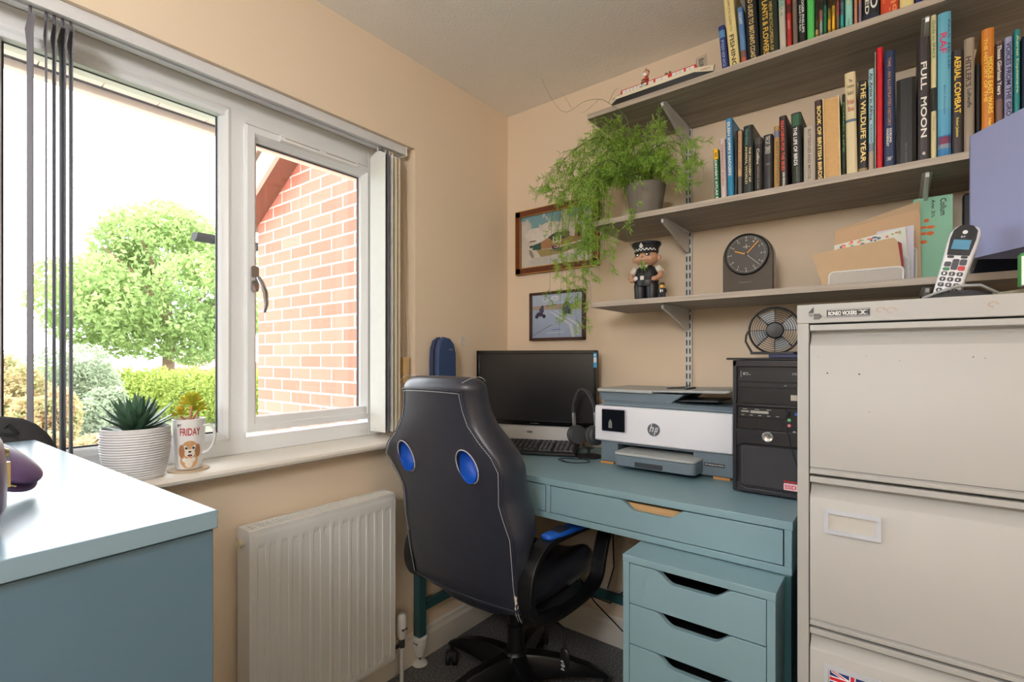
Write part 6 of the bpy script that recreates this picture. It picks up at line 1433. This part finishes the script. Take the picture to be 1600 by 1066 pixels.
cst = M().prism(ell(-1.545, .535, .050, .050, 32), 'z', WZ0, WZ0+.004); tag(cst.build('coaster', mat((190, 168, 140), .7), bevel=.001), 'round pale coaster under the mug on the window sill', 'coaster')
mg = thing('mug', (-1.545, .536, WZ0+.004), 'white mug printed MY FRIDAY with a puppy, planted with a small succulent', 'mug')
mx0, my0, mz0, mr = -1.546, .536, WZ0+.0042, .0385
MC = mat((236, 236, 236), .2, var=.01)
M().lathe([(.026, 0), (.030, .002), (.035, .03), (.0385, .09), (.0395, .136), (.0380, .137), (.0355, .130), (.033, .115), (.001, .112)], (mx0, my0, mz0), 40, cap=False).prism(ell(mx0, my0, .026, .026, 24), 'z', mz0, mz0+.002).build('cup', MC, mg, smooth=True)
ha = rad(45)
hp_ = [(0.036, .116), (.052, .120), (.064, .108), (.068, .088), (.062, .062), (.050, .046), (.034, .040)]
M().tube([(mx0+math.cos(ha)*r_, my0+math.sin(ha)*r_, mz0+z) for r_, z in hp_], .0048, 10, flat=.8).build('handle', MC, mg, smooth=True)
M().prism(ell(mx0, my0, .034, .034, 24), 'z', mz0+.11, mz0+.120).build('soil', mat((80, 62, 48), .95), mg)
def mug_r(z): return .0355+.0040*min(1, max(0, (z-.03)/.105))+.0004 if z > .03 else .031+.004*z/.03+.0006
face = rad(-19)   # the side turned to the room
def wrap(mb, start):
    out = mb.v[:start]
    for (a, z, o_) in mb.v[start:]:
        r_ = mug_r(z)+o_; an = face+a/.037; out.append((mx0+r_*math.cos(an), my0+r_*math.sin(an), mz0+z))
    mb.v = out
def decal(polys, name, mats_):
    q = M()
    for (i, kind, dat) in polys:
        q.m(i); st_ = len(q.v)
        if kind == 't':
            s_, a0, z0_, w_, h_, off = dat; vs, fs, _ = text_raw(s_, .02); q.add([(a0+w_*x, z0_+h_*y, off) for x, y in vs], fs)
        else:
            cx_, cz_, rx, rz, off = dat; P = [(cx_, cz_, off)]+[(x, z, off) for x, z in ell(cx_, cz_, rx, rz, 18)]; q.add(P, [(0, 1+j, 1+(j+1) % 18) for j in range(18)])
        wrap(q, st_)
    return q.build(name, mats_, mg)
decal([(0, 't', ('FRIDAY', -.020, .094, .046, .020, .0006)), (1, 't', ('MY', -.026, .118, .010, .008, .0006))], 'mug_lettering', [mat((176, 40, 52), .4), mat((60, 60, 66), .4)])
gld, gdk, wht_, dk_ = mat((206, 160, 110), .6, var=.15, scale=150), mat((170, 118, 74), .6), mat((232, 224, 210), .6), mat((40, 32, 30), .5)
decal([(0, 'e', (.0, .026, .022, .022, .0003)), (0, 'e', (.002, .058, .020, .022, .0005)), (1, 'e', (-.017, .052, .007, .018, .0007)), (1, 'e', (.021, .052, .007, .018, .0007)), (2, 'e', (.002, .046, .012, .011, .0009)), (2, 'e', (.0, .020, .010, .014, .0007)),
       (3, 'e', (-.006, .060, .0028, .0032, .0011)), (3, 'e', (.010, .060, .0028, .0032, .0011)), (3, 'e', (.002, .050, .0036, .0026, .0012)), (3, 'e', (.002, .040, .0055, .003, .0011)), (4, 'e', (.002, .038, .003, .0022, .0013))], 'puppy_print', [gld, gdk, wht_, dk_, mat((200, 100, 100), .5)])
q = M(); 
rs_c = [(mx0-.002, my0+.008, mz0+.175, .034, 26), (mx0+.004, my0-.022, mz0+.150, .024, 16), (mx0-.012, my0+.026, mz0+.158, .026, 16)]
st2 = M()
for (cx_, cy_, cz_, L, n_) in rs_c:
    st2.tube([(mx0, my0, mz0+.115), ((mx0+cx_)/2, (my0+cy_)/2, mz0+.135), (cx_, cy_, cz_-.005)], .003, 7)
    for i in range(n_):
        h = R.uniform(-.25, 1); a = i*2.4; rr_ = math.sqrt(max(0, 1-h*h)); d = Vector((rr_*math.cos(a), rr_*math.sin(a), h)); p = Vector((cx_, cy_, cz_)); s_ = d.orthogonal().normalized(); t2 = d.cross(s_)
        rg = []
        for t, k in ((0, .4), (.4, .8), (.75, 1), (1, .2)): c0 = p+d*L*t+Vector((0, 0, .004*t)); ww = .0048*k; rg.append([c0-s_*ww, c0-t2*ww*.5, c0+s_*ww, c0+t2*ww*.5])
        q.loft(rg)
q.build('succulent_leaves', leaf_mat('yellow_succulent', [(150, 176, 50), (206, 206, 70), (232, 170, 90)], 30, .3), mg, smooth=True); st2.build('succulent_stems', mat((190, 130, 100), .7), mg, smooth=True)

rk = thing('rucksack', (-1.52, .06, WZ0), 'black rucksack on the window sill behind the teal chest', 'bag')
rg = []
for y, h in ((-.30, .10), (-.26, .17), (-.10, .20), (.05, .198), (.14, .192), (.200, .188), (.238, .150), (.262, .09)):
    rg.append([(-1.522, y, WZ0), (-1.445, y, WZ0), (-1.435, y, WZ0+h*.5), (-1.448, y, WZ0+h*.92), (-1.475, y, WZ0+h), (-1.505, y, WZ0+h*.97), (-1.522, y, WZ0+h*.6)])
M().loft(rg).build('bag_body', mat((46, 46, 50), .8, bump=.5, bscale=500), rk, sub=1)
M().tube([(-1.455, -.2, WZ0+.178), (-1.452, 0, WZ0+.182), (-1.450, .10, WZ0+.176), (-1.448, .18, WZ0+.145), (-1.446, .235, WZ0+.082)], .004, 6).build('zip_piping', mat((30, 30, 34), .5), rk, smooth=True)
M().tube([(-1.455, .165, WZ0+.160), (-1.45, .172, WZ0+.17), (-1.448, .185, WZ0+.150)], .004, 6).build('zip_pull', M_blackm, rk)
# purple handbag and purse on the chest
pb = thing('handbag', (-.70, .030, 1.046), 'purple leather handbag with brass fitting at the left picture edge', 'bag')
M_pur = mat((88, 66, 104), .32, var=.08, scale=20, name='purple_leather')
rg = []
for z, k in ((1.0465, .9), (1.06, 1), (1.12, 1.0), (1.145, .9), (1.155, .6)):
    rg.append([(-.705+.070*k*math.cos(a), .022+.062*k*math.sin(a), z) for a in [2*PI*i/20 for i in range(20)]])
M().loft(rg).build('bag_body', M_pur, pb, sub=1)
M().tube([(-.745, .02, 1.148), (-.74, .015, 1.185), (-.705, .012, 1.205), (-.68, .01, 1.185), (-.672, .012, 1.148)], .004, 8).build('handle', M_pur, pb, smooth=True)
M_brass = mat((206, 188, 140), .25, metal=.8)
M().lathe([(.005, 0), (.0065, .003), (.005, .006)], (-.705, .078, 1.118), 18, 'y').box(-.708, -.702, .080, .085, 1.085, 1.110).build('clasp', M_brass, pb, smooth=True)
pu = thing('purse', (-.845, .11, 1.046), 'dark purple purse lying tilted on the teal chest beside the handbag', 'purse')
A_, B_ = Vector((-.842, .119, 1.058)), Vector((-.873, .093, 1.086)); ax1 = (B_-A_).normalized(); ay1 = Vector((-.614, .789, 0)); ay1 = (ay1-ax1*ay1.dot(ax1)).normalized(); az1 = ax1.cross(ay1)
if az1.z < 0: az1 = -az1
for dz, nm_, k0 in ((-.006, 'back_half', 1.0), (.006, 'front_half', .9)):
    rg = []
    for x, k in ((-.003, .15), (.002, .55), (.012, .85), (.03, 1), (.055, 1), (.075, .85), (.082, .4)):
        rg.append([A_+ax1*x+ay1*(.030*k*math.cos(a))+az1*(dz+.0085*k*k0*math.sin(a)) for a in [2*PI*i/16 for i in range(16)]])
    M().loft(rg).build(nm_, M_pur, pu, sub=1)
M().tube([A_+ax1*x-ay1*.029*k for x, k in ((.004, .5), (.014, .85), (.03, 1), (.055, 1), (.075, .85))], .0016, 6).build('metal_trim', M_brass, pu, smooth=True)
